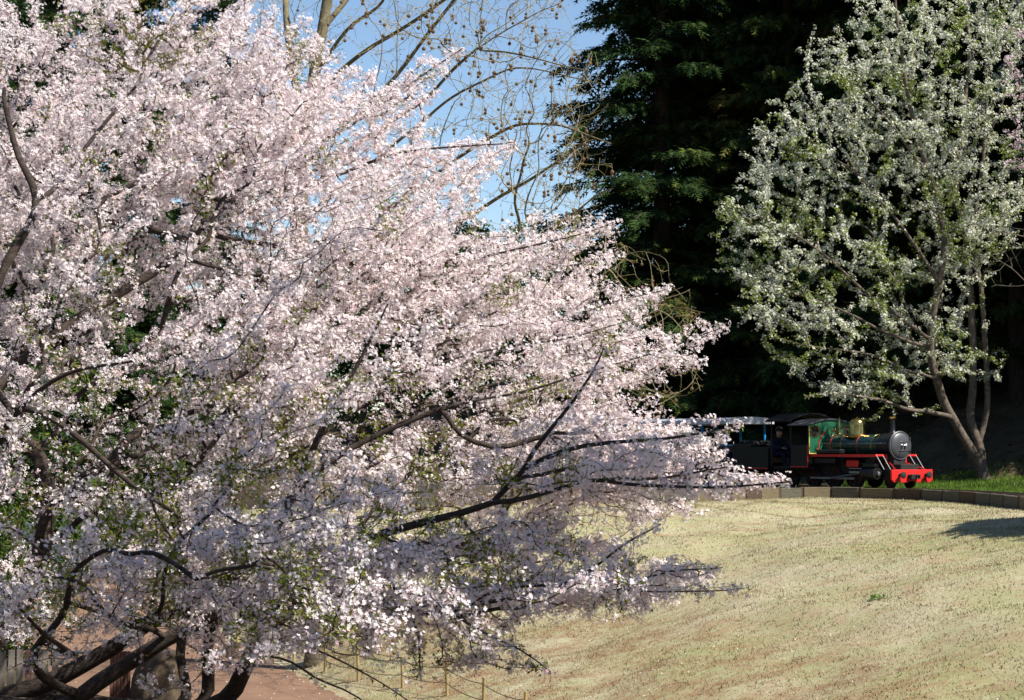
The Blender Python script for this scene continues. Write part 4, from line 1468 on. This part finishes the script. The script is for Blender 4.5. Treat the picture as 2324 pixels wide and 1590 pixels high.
# ------------------------------------------------------------------ bare plane tree with hanging seed balls
PB = np.array((-3.4, 34.0, 0.0))
PB[2] = h1(PB[0], PB[1]) - .05
prs = np.random.RandomState(5)
g = Grow(PB, .30)
pt = g.limb([at2(700, 1000, 34), at2(690, 700, 34), at2(680, 480, 34), at2(690, 330, 34)], .21, .15, 0)
def PL(pts, d0, d1, r0, r1):
    return g.limb([at2(x, y, d0 + (d1 - d0) * i / max(1, len(pts) - 1)) for i, (x, y) in enumerate(pts)], r0, r1, wob=.02, rs=prs)
def c3(pts):      # measured on a crop of the upper middle
    return [((x / 2.564 + 600) * 2324 / 2500, (y / 2.564) * 2324 / 2500) for x, y in pts]
PL([(700, 260), (725, 110), (745, -20), (760, -120)], 34, 34, .12, .08)
PL([(680, 240), (655, 110), (648, 0), (640, -100)], 34, 35, .075, .045)
PL([(690, 130), (740, 60), (800, -20)], 34, 34.5, .06, .04)
PL(c3([(200, 900), (450, 560), (715, 340), (900, 230), (1100, 100), (1260, -20), (1400, -120)]), 34, 31, .05, .022)
PL(c3([(600, 800), (1020, 380), (1130, 220), (1220, 120), (1310, -10), (1380, -120)]), 33, 31, .042, .024)
PL(c3([(150, 1250), (700, 900), (1110, 630), (1290, 440), (1450, 300), (1700, 150), (1850, 70), (2000, 20)]), 33, 29.5, .045, .007)
PL(c3([(300, 1400), (800, 1000), (1170, 710), (1300, 600), (1500, 500), (1640, 425), (1800, 420), (2050, 490), (2230, 520)]), 33, 29.5, .04, .005)
PL(c3([(1430, 335), (1550, 310), (1750, 350), (1950, 400), (2140, 440)]), 30.6, 29.3, .022, .006)
PL(c3([(900, 1300), (1300, 1000), (1600, 820), (1750, 765), (1950, 780), (2150, 850), (2290, 900)]), 32.5, 29.5, .05, .007)
PL(c3([(900, 1600), (1400, 1350), (1650, 1190), (1850, 1090), (2050, 950), (2200, 800), (2250, 740)]), 32.5, 29.2, .05, .007)
PL(c3([(1200, 1900), (1600, 1650), (1900, 1450), (2150, 1250), (2300, 1180)]), 32, 29.2, .04, .007)
PL([(700, 900), (1000, 800), (1300, 640), (1440, 570), (1530, 590)], 33.5, 29.5, .03, .003)
PL([(700, 1000), (1100, 880), (1400, 760), (1520, 700), (1600, 710)], 33.5, 29.5, .025, .003)
PL([(750, 1050), (1100, 960), (1400, 850), (1530, 820), (1590, 850)], 33.5, 29.5, .02, .003)
PL(c3([(200, 900), (420, 500), (640, 170), (830, 60), (900, -60)]), 34, 32, .05, .02)
PPOLY = [(560, -60), (1300, -60), (1335, 40), (1380, 180), (1400, 300), (1395, 360), (1370, 460), (1330, 520), (1420, 540), (1560, 640), (1620, 720), (1590, 800), (1600, 880), (1540, 930), (1400, 900), (1200, 800), (900, 600), (600, 420), (540, 200)]
T_ = []
for (x, y) in densify(0, 0, PPOLY, 3000, [(1290, 1420, -60, 110, .8), (1330, 1430, 60, 520, .65), (540, 950, 250, 750, .9), (900, 1200, 450, 820, .6)], prs):
    D = 31.5 - 1.6 * min(1, max(0, (x - 700) / 700)) + prs.normal(0, 1.1)
    T_.append(at2(x, y, D))
T_ += [at2(x, y, 30.2 + prs.normal(0, .9)) for x, y in densify(0, 0, [(780, -40), (1270, -40), (1300, 60), (1335, 200), (1340, 350), (1300, 480), (1180, 480), (1060, 300), (1060, 130), (900, 100)], 1700, [], prs)]
tid = g.tips(T_, bf=.13, seg=.22, wob=.03, sag=-.03, rs=prs)
g.finish(rtip=.0031, ex=2.7, smooth=3)
plane = empty('plane_tree', PB)
tag(plane, 'tall bare plane tree with pale limbs and hanging brown seed balls against the sky', 'tree')
wood(g, plane, PB, M['bark_plane'], M['twig_plane'], thick=.018, max_limbs=40)
# seed balls on thin stalks
bm = bmesh.new()
bmesh.ops.create_icosphere(bm, subdivisions=1, radius=.033)
for v in bm.verts:
    v.co *= 1 + .05 * (hash((round(v.co.x, 4), round(v.co.z, 4))) % 5 - 2) / 2
bme = bpy.data.meshes.new('seed_ball')
bm.to_mesh(bme)
bm.free()
bme.materials.append(M['seed_ball'])
sel = prs.permutation(len(tid))
ppx, ppy = to_px(np.array(T_))
cnt = 0
stalk = MB()
for j in sel:
    if cnt >= 290:
        break
    if ppx[j] < 285 or ppy[j] < -6 or (ppx[j] < 430 and ppy[j] > 90) or (ppx[j] < 500 and ppy[j] > 140):
        continue
    tip = g.A[tid[j]]
    ln = prs.uniform(.05, .17)
    b = tip + np.array((prs.normal(0, .015), prs.normal(0, .015), -ln))
    for q in range(1 if prs.rand() < .65 else 2):
        bb = b - np.array((0, 0, .058)) * q
        o = bpy.data.objects.new('seed_ball', bme)
        link(o, plane)
        o.location = bb - PB
        o.rotation_euler = tuple(prs.uniform(0, 6, 3))
        sc = prs.uniform(.85, 1.15)
        o.scale = (sc, sc, sc)
        cnt += 1
        if cnt >= 290:
            break
    stalk.tube([tip - PB, (tip + b) / 2 - PB + np.array((.006, 0, 0)), b - PB], .0032, 3, cap=False)
o = stalk.build('seed_stalks', M['twig_plane'], plane)
o['kind'] = 'stuff'
# opening buds along the twigs
P, Dr = twig_points(g, .008, .16, prs)
V, T = inst(NLEAF_V, NLEAF_T, P - PB, basis(rand_dirs(len(P), prs), prs.uniform(0, 6.28, len(P))), prs.uniform(.025, .05, len(P)))
o = np_obj('buds', V, T, M['spring_leaf'], plane, tint=np.repeat(prs.rand(len(P)) * .6, 4))
o['kind'] = 'stuff'


# ------------------------------------------------------------------ white blossoming tree over the locomotive
WB = at2(2235, 1084, 51.2)
WB[2] = h1(WB[0], WB[1]) - .05
wrs = np.random.RandomState(9)
g = Grow(WB, .24)
def WL(pts, d0, d1, r0, r1, start=None):
    return g.limb([at2(x, y, 1.2 + d0 + (d1 - d0) * i / max(1, len(pts) - 1)) for i, (x, y) in enumerate(pts)], r0, r1, start, wob=.02, rs=wrs)
WL([(2215, 1040), (2190, 1000), (2165, 955), (2130, 880), (2112, 780), (2125, 660), (2145, 560), (2120, 430), (2080, 300), (2050, 150), (2030, -20)], 50, 48.6, .135, .03, 0)
WL([(2230, 1050), (2222, 1000), (2200, 950), (2210, 860), (2205, 700), (2195, 560), (2170, 430), (2190, 260), (2200, 100), (2190, -40)], 50, 51, .125, .03, 0)
WL([(2222, 1000), (2240, 930), (2236, 800), (2225, 640), (2205, 520), (2230, 380), (2240, 200), (2230, 20)], 50.1, 50.6, .085, .025)
WL([(2160, 945), (2110, 935), (2060, 930), (1990, 905), (1900, 892), (1830, 900)], 49.6, 47.5, .07, .008)
WL([(2110, 770), (2040, 720), (1960, 660), (1850, 560), (1740, 500), (1650, 460)], 49, 47.6, .06, .008)
WL([(2112, 790), (2020, 760), (1900, 700), (1780, 660), (1660, 610)], 49, 47.6, .05, .008)
WL([(2130, 640), (2050, 520), (1950, 400), (1850, 330), (1770, 250)], 48.8, 47.8, .055, .008)
WL([(2110, 400), (2020, 280), (1940, 180), (1900, 60)], 48.7, 48.2, .045, .01)
WL([(2125, 860), (2060, 840), (1960, 800), (1850, 790), (1740, 760)], 49.3, 47.8, .045, .008)
WL([(2200, 640), (2250, 560), (2290, 470), (2310, 430)], 50.8, 50.5, .03, .008)
WL([(2205, 820), (2160, 800), (2060, 690)], 50.6, 49, .03, .008)
WL([(2235, 830), (2260, 790), (2280, 800)], 50.3, 50, .02, .008)
WL([(2236, 330), (2280, 220), (2310, 100), (2320, -20)], 50.5, 50, .03, .008)
WL([(2225, 480), (2280, 400), (2330, 330)], 50.6, 50.2, .025, .006)
WL([(1950, 400), (1860, 250), (1830, 160), (1850, 60)], 48.2, 48, .025, .006)
WPOLY = [(1600, 610), (1615, 430), (1670, 360), (1715, 250), (1735, 170), (1800, 110), (1880, 60), (1900, -80), (2360, -80), (2370, 80), (2360, 220), (2370, 330), (2350, 480), (2290, 560), (2280, 590), (2210, 620), (2190, 700),
         (2210, 780), (2290, 800), (2270, 880), (2190, 850), (2100, 830), (2050, 840), (2040, 880), (1980, 910), (1830, 915), (1790, 850), (1720, 800), (1650, 720), (1680, 660)]
WH = [(1900, 2160, 440, 570, .65), (2120, 2230, 640, 780, .6), (1700, 1850, 520, 580, .6), (1780, 2000, 740, 860, .6), (1640, 1700, 640, 700, .4), (2160, 2260, 800, 900, .6), (1660, 1760, 740, 840, .5), (1820, 1960, 560, 640, .6), (2040, 2120, 560, 700, .6), (1900, 2060, 640, 720, .5), (2210, 2300, 560, 700, .7)]
T_ = []
for (x, y) in densify(0, 0, WPOLY, 450, WH, wrs) + [(1622, 590), (1640, 460), (1660, 520), (1690, 400), (1640, 600), (1700, 560), (1660, 700), (1720, 640), (1750, 260), (1760, 330), (1700, 470), (1640, 440), (1720, 760), (1690, 650)] * 2:
    E = at2(x, y, 50.3 + wrs.normal(0, 1.3))
    d = (E - (WB + np.array((-.8, 0, 4.0))))
    d[2] *= .35
    d = d / np.linalg.norm(d) + wrs.normal(0, .3, 3) + np.array((0, 0, .12))
    d /= np.linalg.norm(d)
    for k in range(9):
        s = wrs.rand() * 1.7
        T_.append(E - d * s + wrs.normal(0, 1, 3) * (.06 + .2 * s) * np.array((1, 1, .5)))
for (x, y) in densify(0, 0, WPOLY, 260, WH, wrs):
    T_.append(at2(x, y, 50.4 + wrs.normal(0, 1.4)))
g.tips(T_, bf=.2, seg=.3, wob=.05, rs=wrs)
g.finish(rtip=.005, ex=2.6)
wt = empty('white_blossom_tree', WB)
tag(wt, 'multi stemmed tree with white blossom and fresh green leaves leaning over the locomotive', 'tree')
wood(g, wt, WB, M['bark_pale'], M['bark_pale'], thick=.028, max_limbs=40)
P, Dr = twig_points(g, .022, .038, wrs)
px, py = to_px(P)
k = py > -30
P, Dr, px, py = P[k], Dr[k], px[k], py[k]
wl_ = np.array([noise.noise(Vector((a * .03, b * .03, 9.0))) for a, b in zip(px, py)])
wl_ += np.where(py > 190, .12, -.08)
nf = np.where(wl_ > .2, wrs.randint(0, 3, len(P)), wrs.randint(1, 5, len(P)))
i = np.repeat(np.arange(len(P)), nf)
d = rand_dirs(len(i), wrs)
V, T = inst(FL0, FT0, P[i] + d * wrs.uniform(.02, .10, len(i))[:, None] - WB, basis(d + np.array(TO_SUN) * .65, wrs.uniform(0, 6, len(i))), wrs.uniform(.026, .038, len(i)))
o = np_obj('blossom', V, T, M['white_blossom'], wt, tint=np.repeat(wrs.rand(len(i)), len(FL0)))
o['kind'] = 'stuff'
nwf = len(i)
i = np.repeat(np.arange(len(P)), np.where(wl_ > .1, wrs.randint(1, 5, len(P)), wrs.randint(0, 3, len(P))))
d = rand_dirs(len(i), wrs)
V, T = inst(NLEAF_V * np.array((1.5, 1, 1)), NLEAF_T, P[i] + d * wrs.uniform(.02, .08, len(i))[:, None] - WB, basis(rand_dirs(len(i), wrs) + np.array((0, 0, .5)), wrs.uniform(0, 6, len(i))), wrs.uniform(.045, .085, len(i)))
o = np_obj('young_leaves', V, T, M['white_leaf'], wt, tint=np.repeat(wrs.rand(len(i)), 4))
o['kind'] = 'stuff'


# ------------------------------------------------------------------ conifers
fv, ft = [(-.05, 0.3, 0), (.06, .35, 0), (0, 1.0, -.22)], [(0, 1, 2)]
for k in range(3):
    t = .14 + .26 * k
    ln = .50 * (1 - t * .7)
    for sgn in (-1, 1):
        o_ = len(fv)
        fv += [(0, t - .09, -.22 * t * t), (0, t + .09, -.22 * t * t), (sgn * ln * .75, t + ln * .62, -.22 * t * t - .10 * ln)]
        ft += [(o_, o_ + 1, o_ + 2)]
FR_V, FR_T = np.array(fv, float), np.array(ft)


def conifer_meshes(seed, H, R, base, nb, per, droop=.17, frond=.56):
    r = np.random.RandomState(seed)
    zt = np.linspace(0, H, 14)
    pts = np.stack([r.normal(0, .03, 14).cumsum() * .4, r.normal(0, .03, 14).cumsum() * .4, zt], 1)
    V, Q = tube_np(pts, .34 * (1 - zt / H * .93) * (H / 24), 10)
    trunk = np_mesh('trunk', V, Q, M['bark_dark'], smooth=True)
    PP, RR, SS, TT = [], [], [], []
    bV, bQ, bo_ = [], [], 0
    for b in range(nb):
        t = (b + r.rand()) / nb
        z = base + (H - base) * t + r.normal(0, .25)
        L = R * (1 - t) ** .62 * r.uniform(.80, 1.10) + .35
        az = b * 2.39996 + r.normal(0, .5)
        s = np.linspace(0, 1, 7)
        rise = r.uniform(.02, .30)
        pos = np.stack([np.cos(az) * L * s, np.sin(az) * L * s, z + L * (rise * s - droop * 1.6 * s * s)], 1)
        v, q = tube_np(pos, .045 * (1 - s * .85) * (L / 3 + .3), 4)
        bV.append(v)
        bQ.append(q + bo_)
        bo_ += len(v)
        n = int(per * (L / R + .25))
        u = np.clip(r.beta(1.25, 1.0, n), .05, 1)
        p = np.stack([np.interp(u, s, pos[:, j]) for j in range(3)], 1)
        wdt = .30 * L * (1 - u) + .10
        lat = r.uniform(-1, 1, n) * wdt
        tx = np.array((-math.sin(az), math.cos(az), 0))
        p += tx * lat[:, None] + np.stack([np.zeros(n), np.zeros(n), r.normal(-.05, .10, n)], 1)
        # frond axis: outward, turned to the side, hanging a little
        ang = az + np.clip(lat / (wdt + .01), -1, 1) * 0.7 + r.normal(0, .35, n)
        ax = np.stack([np.cos(ang), np.sin(ang), r.normal(-.42, .32, n)], 1)
        ax /= np.linalg.norm(ax, axis=1, keepdims=True)
        up = np.stack([r.normal(0, .45, n), r.normal(0, .45, n), np.ones(n)], 1)
        X = np.cross(ax, up)
        X /= np.linalg.norm(X, axis=1, keepdims=True)
        Z = np.cross(X, ax)
        PP.append(p)
        RR.append(np.stack([X, ax, Z], 2))
        SS.append(r.uniform(.6, 1.15, n) * frond)
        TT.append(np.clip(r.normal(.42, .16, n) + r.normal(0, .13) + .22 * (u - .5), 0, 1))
    V, T = inst(FR_V, FR_T, np.vstack(PP), np.vstack(RR), np.concatenate(SS))
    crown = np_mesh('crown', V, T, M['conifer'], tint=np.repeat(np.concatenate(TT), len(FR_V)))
    br = np_mesh('branches', np.vstack(bV), np.vstack(bQ), M['bark_dark'])
    return trunk, br, crown


CON = [conifer_meshes(11, 27, 4.5, .8, 215, 150), conifer_meshes(12, 25, 4.2, 4.5, 165, 135), conifer_meshes(13, 26, 4.3, 2.0, 195, 135)]


def conifer(px, D, var, label, group, rz, sc=1.0, zc=1.0, pos=None):
    P = at(px, 480, D)
    x, y = (P[0], P[1]) if pos is None else pos
    o = empty('conifer_tree', (x, y, h1(x, y) - .1), rz)
    o.scale = (sc, sc, zc)
    tag(o, label, 'tree', group)
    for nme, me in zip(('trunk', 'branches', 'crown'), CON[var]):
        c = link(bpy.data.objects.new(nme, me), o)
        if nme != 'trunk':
            c['kind'] = 'stuff'
    return o


conifer(664, 68, 0, 'dark evergreen conifer whose drooping edge meets the open blue sky', 'dark conifers behind the train', .4, 1.12)
GB = 'dark conifers behind the train'
LB = 'dark evergreen conifer in the dense stand behind the white blossom tree'
conifer(735, 72, 2, 'dark evergreen conifer directly behind the tender and its driver', GB, 2.0, 1.05)
conifer(790, 67, 0, 'dark evergreen conifer directly behind the locomotive cab roof', GB, 3.3, .98)
conifer(850, 70, 1, 'dark evergreen conifer rising straight behind the brass dome', GB, 1.2, 1.05)
conifer(905, 64, 2, 'dark evergreen conifer behind the locomotive chimney and smokebox', GB, 5.0)
conifer(965, 66, 1, 'dark evergreen conifer with bare lower trunk behind the leaning white blossom stem', GB, 4.1, 1.05)
conifer(1020, 62, 1, 'dark evergreen conifer between the white blossom tree and the pink tree', GB, 2.6, .95)
conifer(1085, 64, 0, LB, GB, .9, 1.05)
conifer(700, 82, 1, LB, GB, .9, 1.2)
conifer(800, 84, 0, LB, GB, 1.9, 1.2)
conifer(900, 82, 0, LB, GB, 2.9, 1.2)
conifer(1000, 80, 2, LB, GB, 3.9, 1.2)
conifer(1090, 80, 0, LB, GB, .2, 1.2)
LL = 'dark evergreen conifer glimpsed through gaps in the pink blossom beside the path'
GL = 'dark conifers beyond the path'
conifer(-20, 58, 0, LL, GL, 1.0, .95)
conifer(60, 66, 2, LL, GL, 2.2, 1.0)
conifer(135, 74, 0, LL, GL, 3.0, .95)
conifer(205, 92, 1, LL, GL, 4.0, 1.0)
conifer(-95, 50, 2, LL, GL, 5.0, .9)
conifer(30, 84, 2, LL, GL, 5.5, 1.0)


# ------------------------------------------------------------------ leafy trees and shrubs
def leaf_mass(seed, lumps, per, size, shape=NLEAF_V * np.array((1.6, 1, 1))):
    """leaves in the outer shell of several overlapping lumps (cx,cy,cz,rx,ry,rz)"""
    r = np.random.RandomState(seed)
    PP, NN = [], []
    for (cx_, cy_, cz_, rx, ry, rz_) in lumps:
        n = int(per * (rx * ry + rx * rz_ + ry * rz_) / 3)
        d = rand_dirs(n, r)
        q = r.uniform(.45, 1.08, n) ** .6
        PP.append(np.array((cx_, cy_, cz_)) + d * q[:, None] * np.array((rx, ry, rz_)))
        NN.append(d + r.normal(0, .7, (n, 3)))
    P = np.vstack(PP)
    N = np.vstack(NN)
    V, T = inst(shape, NLEAF_T, P, basis(N, r.uniform(0, 6.28, len(P))), r.uniform(.6, 1.3, len(P)) * size)
    return V, T, np.repeat(np.clip(r.normal(.45, .22, len(P)), 0, 1), len(shape))


def lumps(seed, n, R, H, z0):
    r = np.random.RandomState(seed)
    out = []
    for k in range(n):
        a, q = r.uniform(0, 6.28), math.sqrt(r.rand()) * .75
        z = z0 + (H - z0) * r.rand()
        e = R * r.uniform(.28, .5)
        w_ = math.sqrt(max(.15, 1 - ((z - (z0 + H) / 2) / ((H - z0) * .62)) ** 2))
        out.append((math.cos(a) * q * R * w_, math.sin(a) * q * R * w_, z, e, e, e * .8))
    return out


def leafy_tree(name, x, y, seed, R, H, z0, per, size, label, cat, m, group=None, trunk_r=.16, n=14):
    o = empty(name, (x, y, h1(x, y) - .05))
    tag(o, label, cat, group)
    lp = lumps(seed, n, R, H - R * .3, z0)
    r = np.random.RandomState(seed)
    gg = Grow(np.zeros(3), trunk_r)
    gg.limb([(.05 * R, 0, H * .3), (0, .05 * R, H * .62)], trunk_r, trunk_r * .5, 0, rs=r)
    gg.tips(np.array([l[:3] for l in lp] + [tuple(np.array(l[:3]) + r.normal(0, l[3] * .6, 3)) for l in lp for _ in range(4)]), bf=.4, seg=.4, wob=.05, rs=r)
    gg.finish(.012, 2.3)
    Vs, Qs, of = [], [], 0
    for c in gg.chains:
        V, Q = tube_np(gg.A[c], gg.R[c], 6)
        Vs.append(V)
        Qs.append(Q + of)
        of += len(V)
    np_obj('trunk' if H > 3 else 'stems', np.vstack(Vs), np.vstack(Qs), M['bark_pale'], o, smooth=True)
    V, T, ti = leaf_mass(seed + 1, lp, per, size)
    c = np_obj('crown' if H > 3 else 'foliage', V, T, m, o, tint=ti)
    c['kind'] = 'stuff'
    return o


def spot(px, D):
    P = at(px, 480, D)
    return P[0], P[1]


GS = 'green shrubs beyond the path'
for i, (px_q, D, R, H, lab) in enumerate([(40, 44, 1.7, 3.4, 'bright green leafy bush showing under the blossom beside the path'), (120, 52, 2.0, 3.6, 'broad green bush behind the left bend of the path'),
                                         (10, 36, 1.3, 2.2, 'low dense green bush at the edge of the path near the timber fence'), (215, 64, 2.2, 4.2, 'rounded olive bush far along the path'),
                                         (290, 70, 2.6, 5.0, 'tall olive green bush behind the end of the train'), (80, 70, 2.6, 4.8, 'wide dark green bush under the conifers beyond the path')]):
    x, y = spot(px_q, D)
    leafy_tree('green_shrub', x, y, 40 + i, R, H, .3, 700, .085, lab, 'shrub', M['shrub'], GS, .07, 14)
GT = 'background trees behind the train'
for i, (px_q, D, R, H, lab) in enumerate([(360, 80, 4.0, 8.0, 'round topped olive green tree glimpsed behind the middle of the pink crown'), (455, 88, 4.2, 8.5, 'broad green tree glimpsed between pink blossom and the end carriage'),
                                         (545, 82, 3.6, 6.6, 'green tree standing behind the second carriage'), (615, 78, 3.0, 6.5, 'green tree next to the sky-edge conifer, behind the first carriage'), (240, 96, 4.5, 9.5, 'tall round green tree far behind the path'), (410, 100, 4.6, 10.5, 'tall olive tree standing between two rounder trees behind the pink crown'), (500, 104, 4.6, 10.0, 'tall dark green tree rising behind the carriages'), (388, 92, 4.0, 7.2, 'low spreading green tree in front of two taller ones behind the pink crown'), (310, 104, 4.8, 11.0, 'very tall green tree in the gap between plane trunk and conifers')]):
    x, y = spot(px_q, D)
    leafy_tree('background_tree', x, y, 60 + i, R, H, 1.0, 240, .19, lab, 'tree', M['shrub'], GT, .16, 18)

# trees outside the view on the sunny side, which shade the nearest blossom, the lawn's edge and the woodland bank
leafy_tree('shade_tree', 7.9, 12.2, 81, 2.9, 13.6, 8.3, 2600, .19, 'slender leafy tree on the lawn whose shadow falls on the lowest cherry boughs', 'tree', M['shrub'], None, .16, 14)
leafy_tree('shade_tree', 5.9, 11.2, 91, 2.4, 16.4, 13.0, 420, .17, 'thinly leaved tall tree that dapples the lower left cherry boughs', 'tree', M['shrub'], None, .14, 12)
o = conifer(0, 0, 2, 'small conifer whose shadow falls across the edge of the dry lawn', None, .5, .90, .24, pos=(13.2, 30.6))
LE = 'tall unseen conifer added to shade the wooded bank'
GE = 'unseen conifers added to shade the bank'
for i, (x, y) in enumerate([(19.5, 51.5), (24, 53), (22, 58), (29, 56), (35, 54)]):  # out of view, added to keep the sun off the bank
    conifer(0, 0, i % 3, LE, GE, i * 1.3, 1.0, 1.0, pos=(x, y))

LR = 'tall unseen conifer added around the viewpoint to block sky light'
GR = 'unseen conifers added to block sky light'
for i, (x, y) in enumerate([(-44, -24), (-34, -31), (-24, -36), (-14, -33), (-4, -38), (6, -34), (16, -40), (28, -44), (42, -44), (-40, -8), (-38, 6), (-36, 20), (-38, 34), (-34, -16), (-19, -27), (2, -29), (54, -14), (52, 4), (50, 20)]):  # unseen ring behind and beside the camera, added to cut sky fill
    conifer(0, 0, i % 3, LR, GR, i * 1.7, 1.15, 1.0, pos=(x, y))

# pink tree half outside the view, with bare twigs below
QB = at(1072, 470, 47.5)
QB[2] = h1(QB[0], QB[1]) - .05
qrs = np.random.RandomState(31)
g = Grow(QB, .16)
g.limb([at(1066, 380, 47.5), at(1060, 250, 47.5), at(1056, 120, 47.5), at(1050, 0, 47.5)], .14, .03, 0, rs=qrs)
g.limb([at(1058, 270, 47.5), at(1030, 240, 47.2), at(1000, 232, 47)], .03, .006, rs=qrs)
g.limb([at(1060, 300, 47.5), at(1030, 285, 47.2), at(1004, 262, 47), at(990, 255, 47)], .03, .006, rs=qrs)
tq = [at(qrs.uniform(1002, 1090), qrs.uniform(20, 175), 47.5 + qrs.normal(0, .8)) for _ in range(150)]
tb_ = [at(qrs.uniform(985, 1060), qrs.uniform(215, 290), 47.3 + qrs.normal(0, .7)) for _ in range(60)]
g.tips(tq + tb_, bf=.25, seg=.25, wob=.05, rs=qrs)
g.finish(.006, 2.5)
qt = empty('pink_tree', QB)
tag(qt, 'slim pale pink flowering tree with bare lower twigs beside the white blossom tree', 'tree')
wood(g, qt, QB, M['bark_pale'], M['bark_pale'], .03, 12)
P, Dr = twig_points(g, .02, .05, qrs)
_, py = to_px(P)
P = P[py < 190]
i = np.repeat(np.arange(len(P)), 3)
d = rand_dirs(len(i), qrs)
V, T = inst(FL1, FT1, P[i] + d * .05 - QB, basis(d, qrs.uniform(0, 6, len(i))), qrs.uniform(.022, .03, len(i)))
o = np_obj('blossom', V, T, M['blossom'], qt, tint=np.repeat(qrs.rand(len(i)) * .6, len(FL1)))
o['kind'] = 'stuff'


# ------------------------------------------------------------------ timber fence, post and boulder where the path passes the cherry trunk
tf = empty('timber_fence', (-7.4, 27.2, h1(-7.4, 27.2)), .35)
tag(tf, 'weathered timber fence of narrow upright planks behind the lowest cherry limb', 'fence')
for k in range(16):
    o = MB().box(-.045, .045, -.012, .012, .05, 1.0 + rnd.uniform(-.03, .03), .004).build('plank', M['greywood'] if k % 4 else M['redwood'], tf)
    o.location = (-.95 + k * .125, 0, 0)
    o.rotation_euler = (0, rnd.uniform(-.02, .02), 0)
for zz in (.25, .78):
    MB().box(-1.05, 1.05, .014, .06, zz, zz + .09, .005).build('rail', M['greywood'], tf)
MB().box(-1.2, -1.06, -.06, .08, -.2, 1.15, .01).build('post', M['redwood'], tf)
gp = empty('timber_gate_post', (-5.35, 26.3, h1(-5.35, 26.3)), .2)
tag(gp, 'stout reddish brown gate post of ribbed timber standing beside the boulder', 'post')
for k in range(6):
    MB().box(-.14 + k * .047, -.14 + k * .047 + .042, -.02, .03, -.2, 1.15, .006).build('rib', M['redwood'], gp)
MB().box(-.135, .135, .031, .25, -.2, 1.13, .01).build('core', M['redwood'], gp)
bm = bmesh.new()
bmesh.ops.create_icosphere(bm, subdivisions=4, radius=1)
for v in bm.verts:
    c = v.co.copy()
    v.co = Vector((c.x * .42, c.y * .42, c.z * .75)) * (1 + .22 * noise.noise(c * 1.6) + .07 * noise.noise(c * 5))
bme2 = bpy.data.meshes.new('boulder')
bm.to_mesh(bme2)
bm.free()
for f in bme2.polygons:
    f.use_smooth = True
bme2.materials.append(M['stone'])
bo2 = link(bpy.data.objects.new('boulder', bme2))
bo2.location = (-4.75, 26.2, h1(-4.75, 26.2) + .45)
tag(bo2, 'upright mottled brown boulder beside the path near the gate post', 'boulder')


# ------------------------------------------------------------------ fallen petals and one green weed on the dry lawn
def on_ground(px, py):
    D = 18.0
    while D < 60:
        P = at(px, py, D)
        if h1(P[0], P[1]) >= P[2]:
            return P
        D += .1
    return P


n = 2600
x = np.concatenate([RS.uniform(-9, 8, n), RS.normal(-3.5, 2.5, 900)])
y = np.concatenate([RS.uniform(21, 44, n), RS.uniform(22, 34, 900)])
k = wall_sd(x, y) < -.1
x, y = x[k], y[k]
onp = (path_sd(x, y) < 0) & (path_sd(x, y) > -PATH_W)
z = height(x, y) + np.where(onp, .04, .022)
N = np.stack([RS.normal(0, .3, len(x)), RS.normal(0, .3, len(x)), np.ones(len(x))], 1)
V, T = inst(LEAF_V * np.array((1.3, 1, 1)), LEAF_T, np.stack([x, y, z], 1), basis(N, RS.uniform(0, 6.28, len(x))), RS.uniform(.008, .016, len(x)))
tag(np_obj('fallen_petals', V, T, M['blossom'], tint=np.repeat(RS.uniform(.4, 1, len(x)), 4)), 'pale pink fallen petals strewn over the dry lawn and path', 'petals', kind='stuff')

wp = on_ground(879, 600)
weed = empty('green_weed', (wp[0], wp[1], h1(wp[0], wp[1])))
tag(weed, 'small dark green weed growing alone on the dry lawn', 'weed')
wr = np.random.RandomState(3)
n = 60
d = np.stack([wr.normal(0, 1, n), wr.normal(0, 1, n), wr.uniform(.2, 1.1, n)], 1)
up = np.cross(np.cross(d, (0, 0, 1.0)), d)
R = basis(up, np.zeros(n))
V, T = inst(NLEAF_V * np.array((1.4, 1, 1)), NLEAF_T, np.stack([wr.normal(0, .10, n), wr.normal(0, .08, n), np.full(n, .012)], 1), R, wr.uniform(.04, .08, n))
lv = np_obj('leaves', V, T, M['green_blade'], weed, tint=np.repeat(wr.rand(n) * .5, 4))
lv['kind'] = 'stuff'
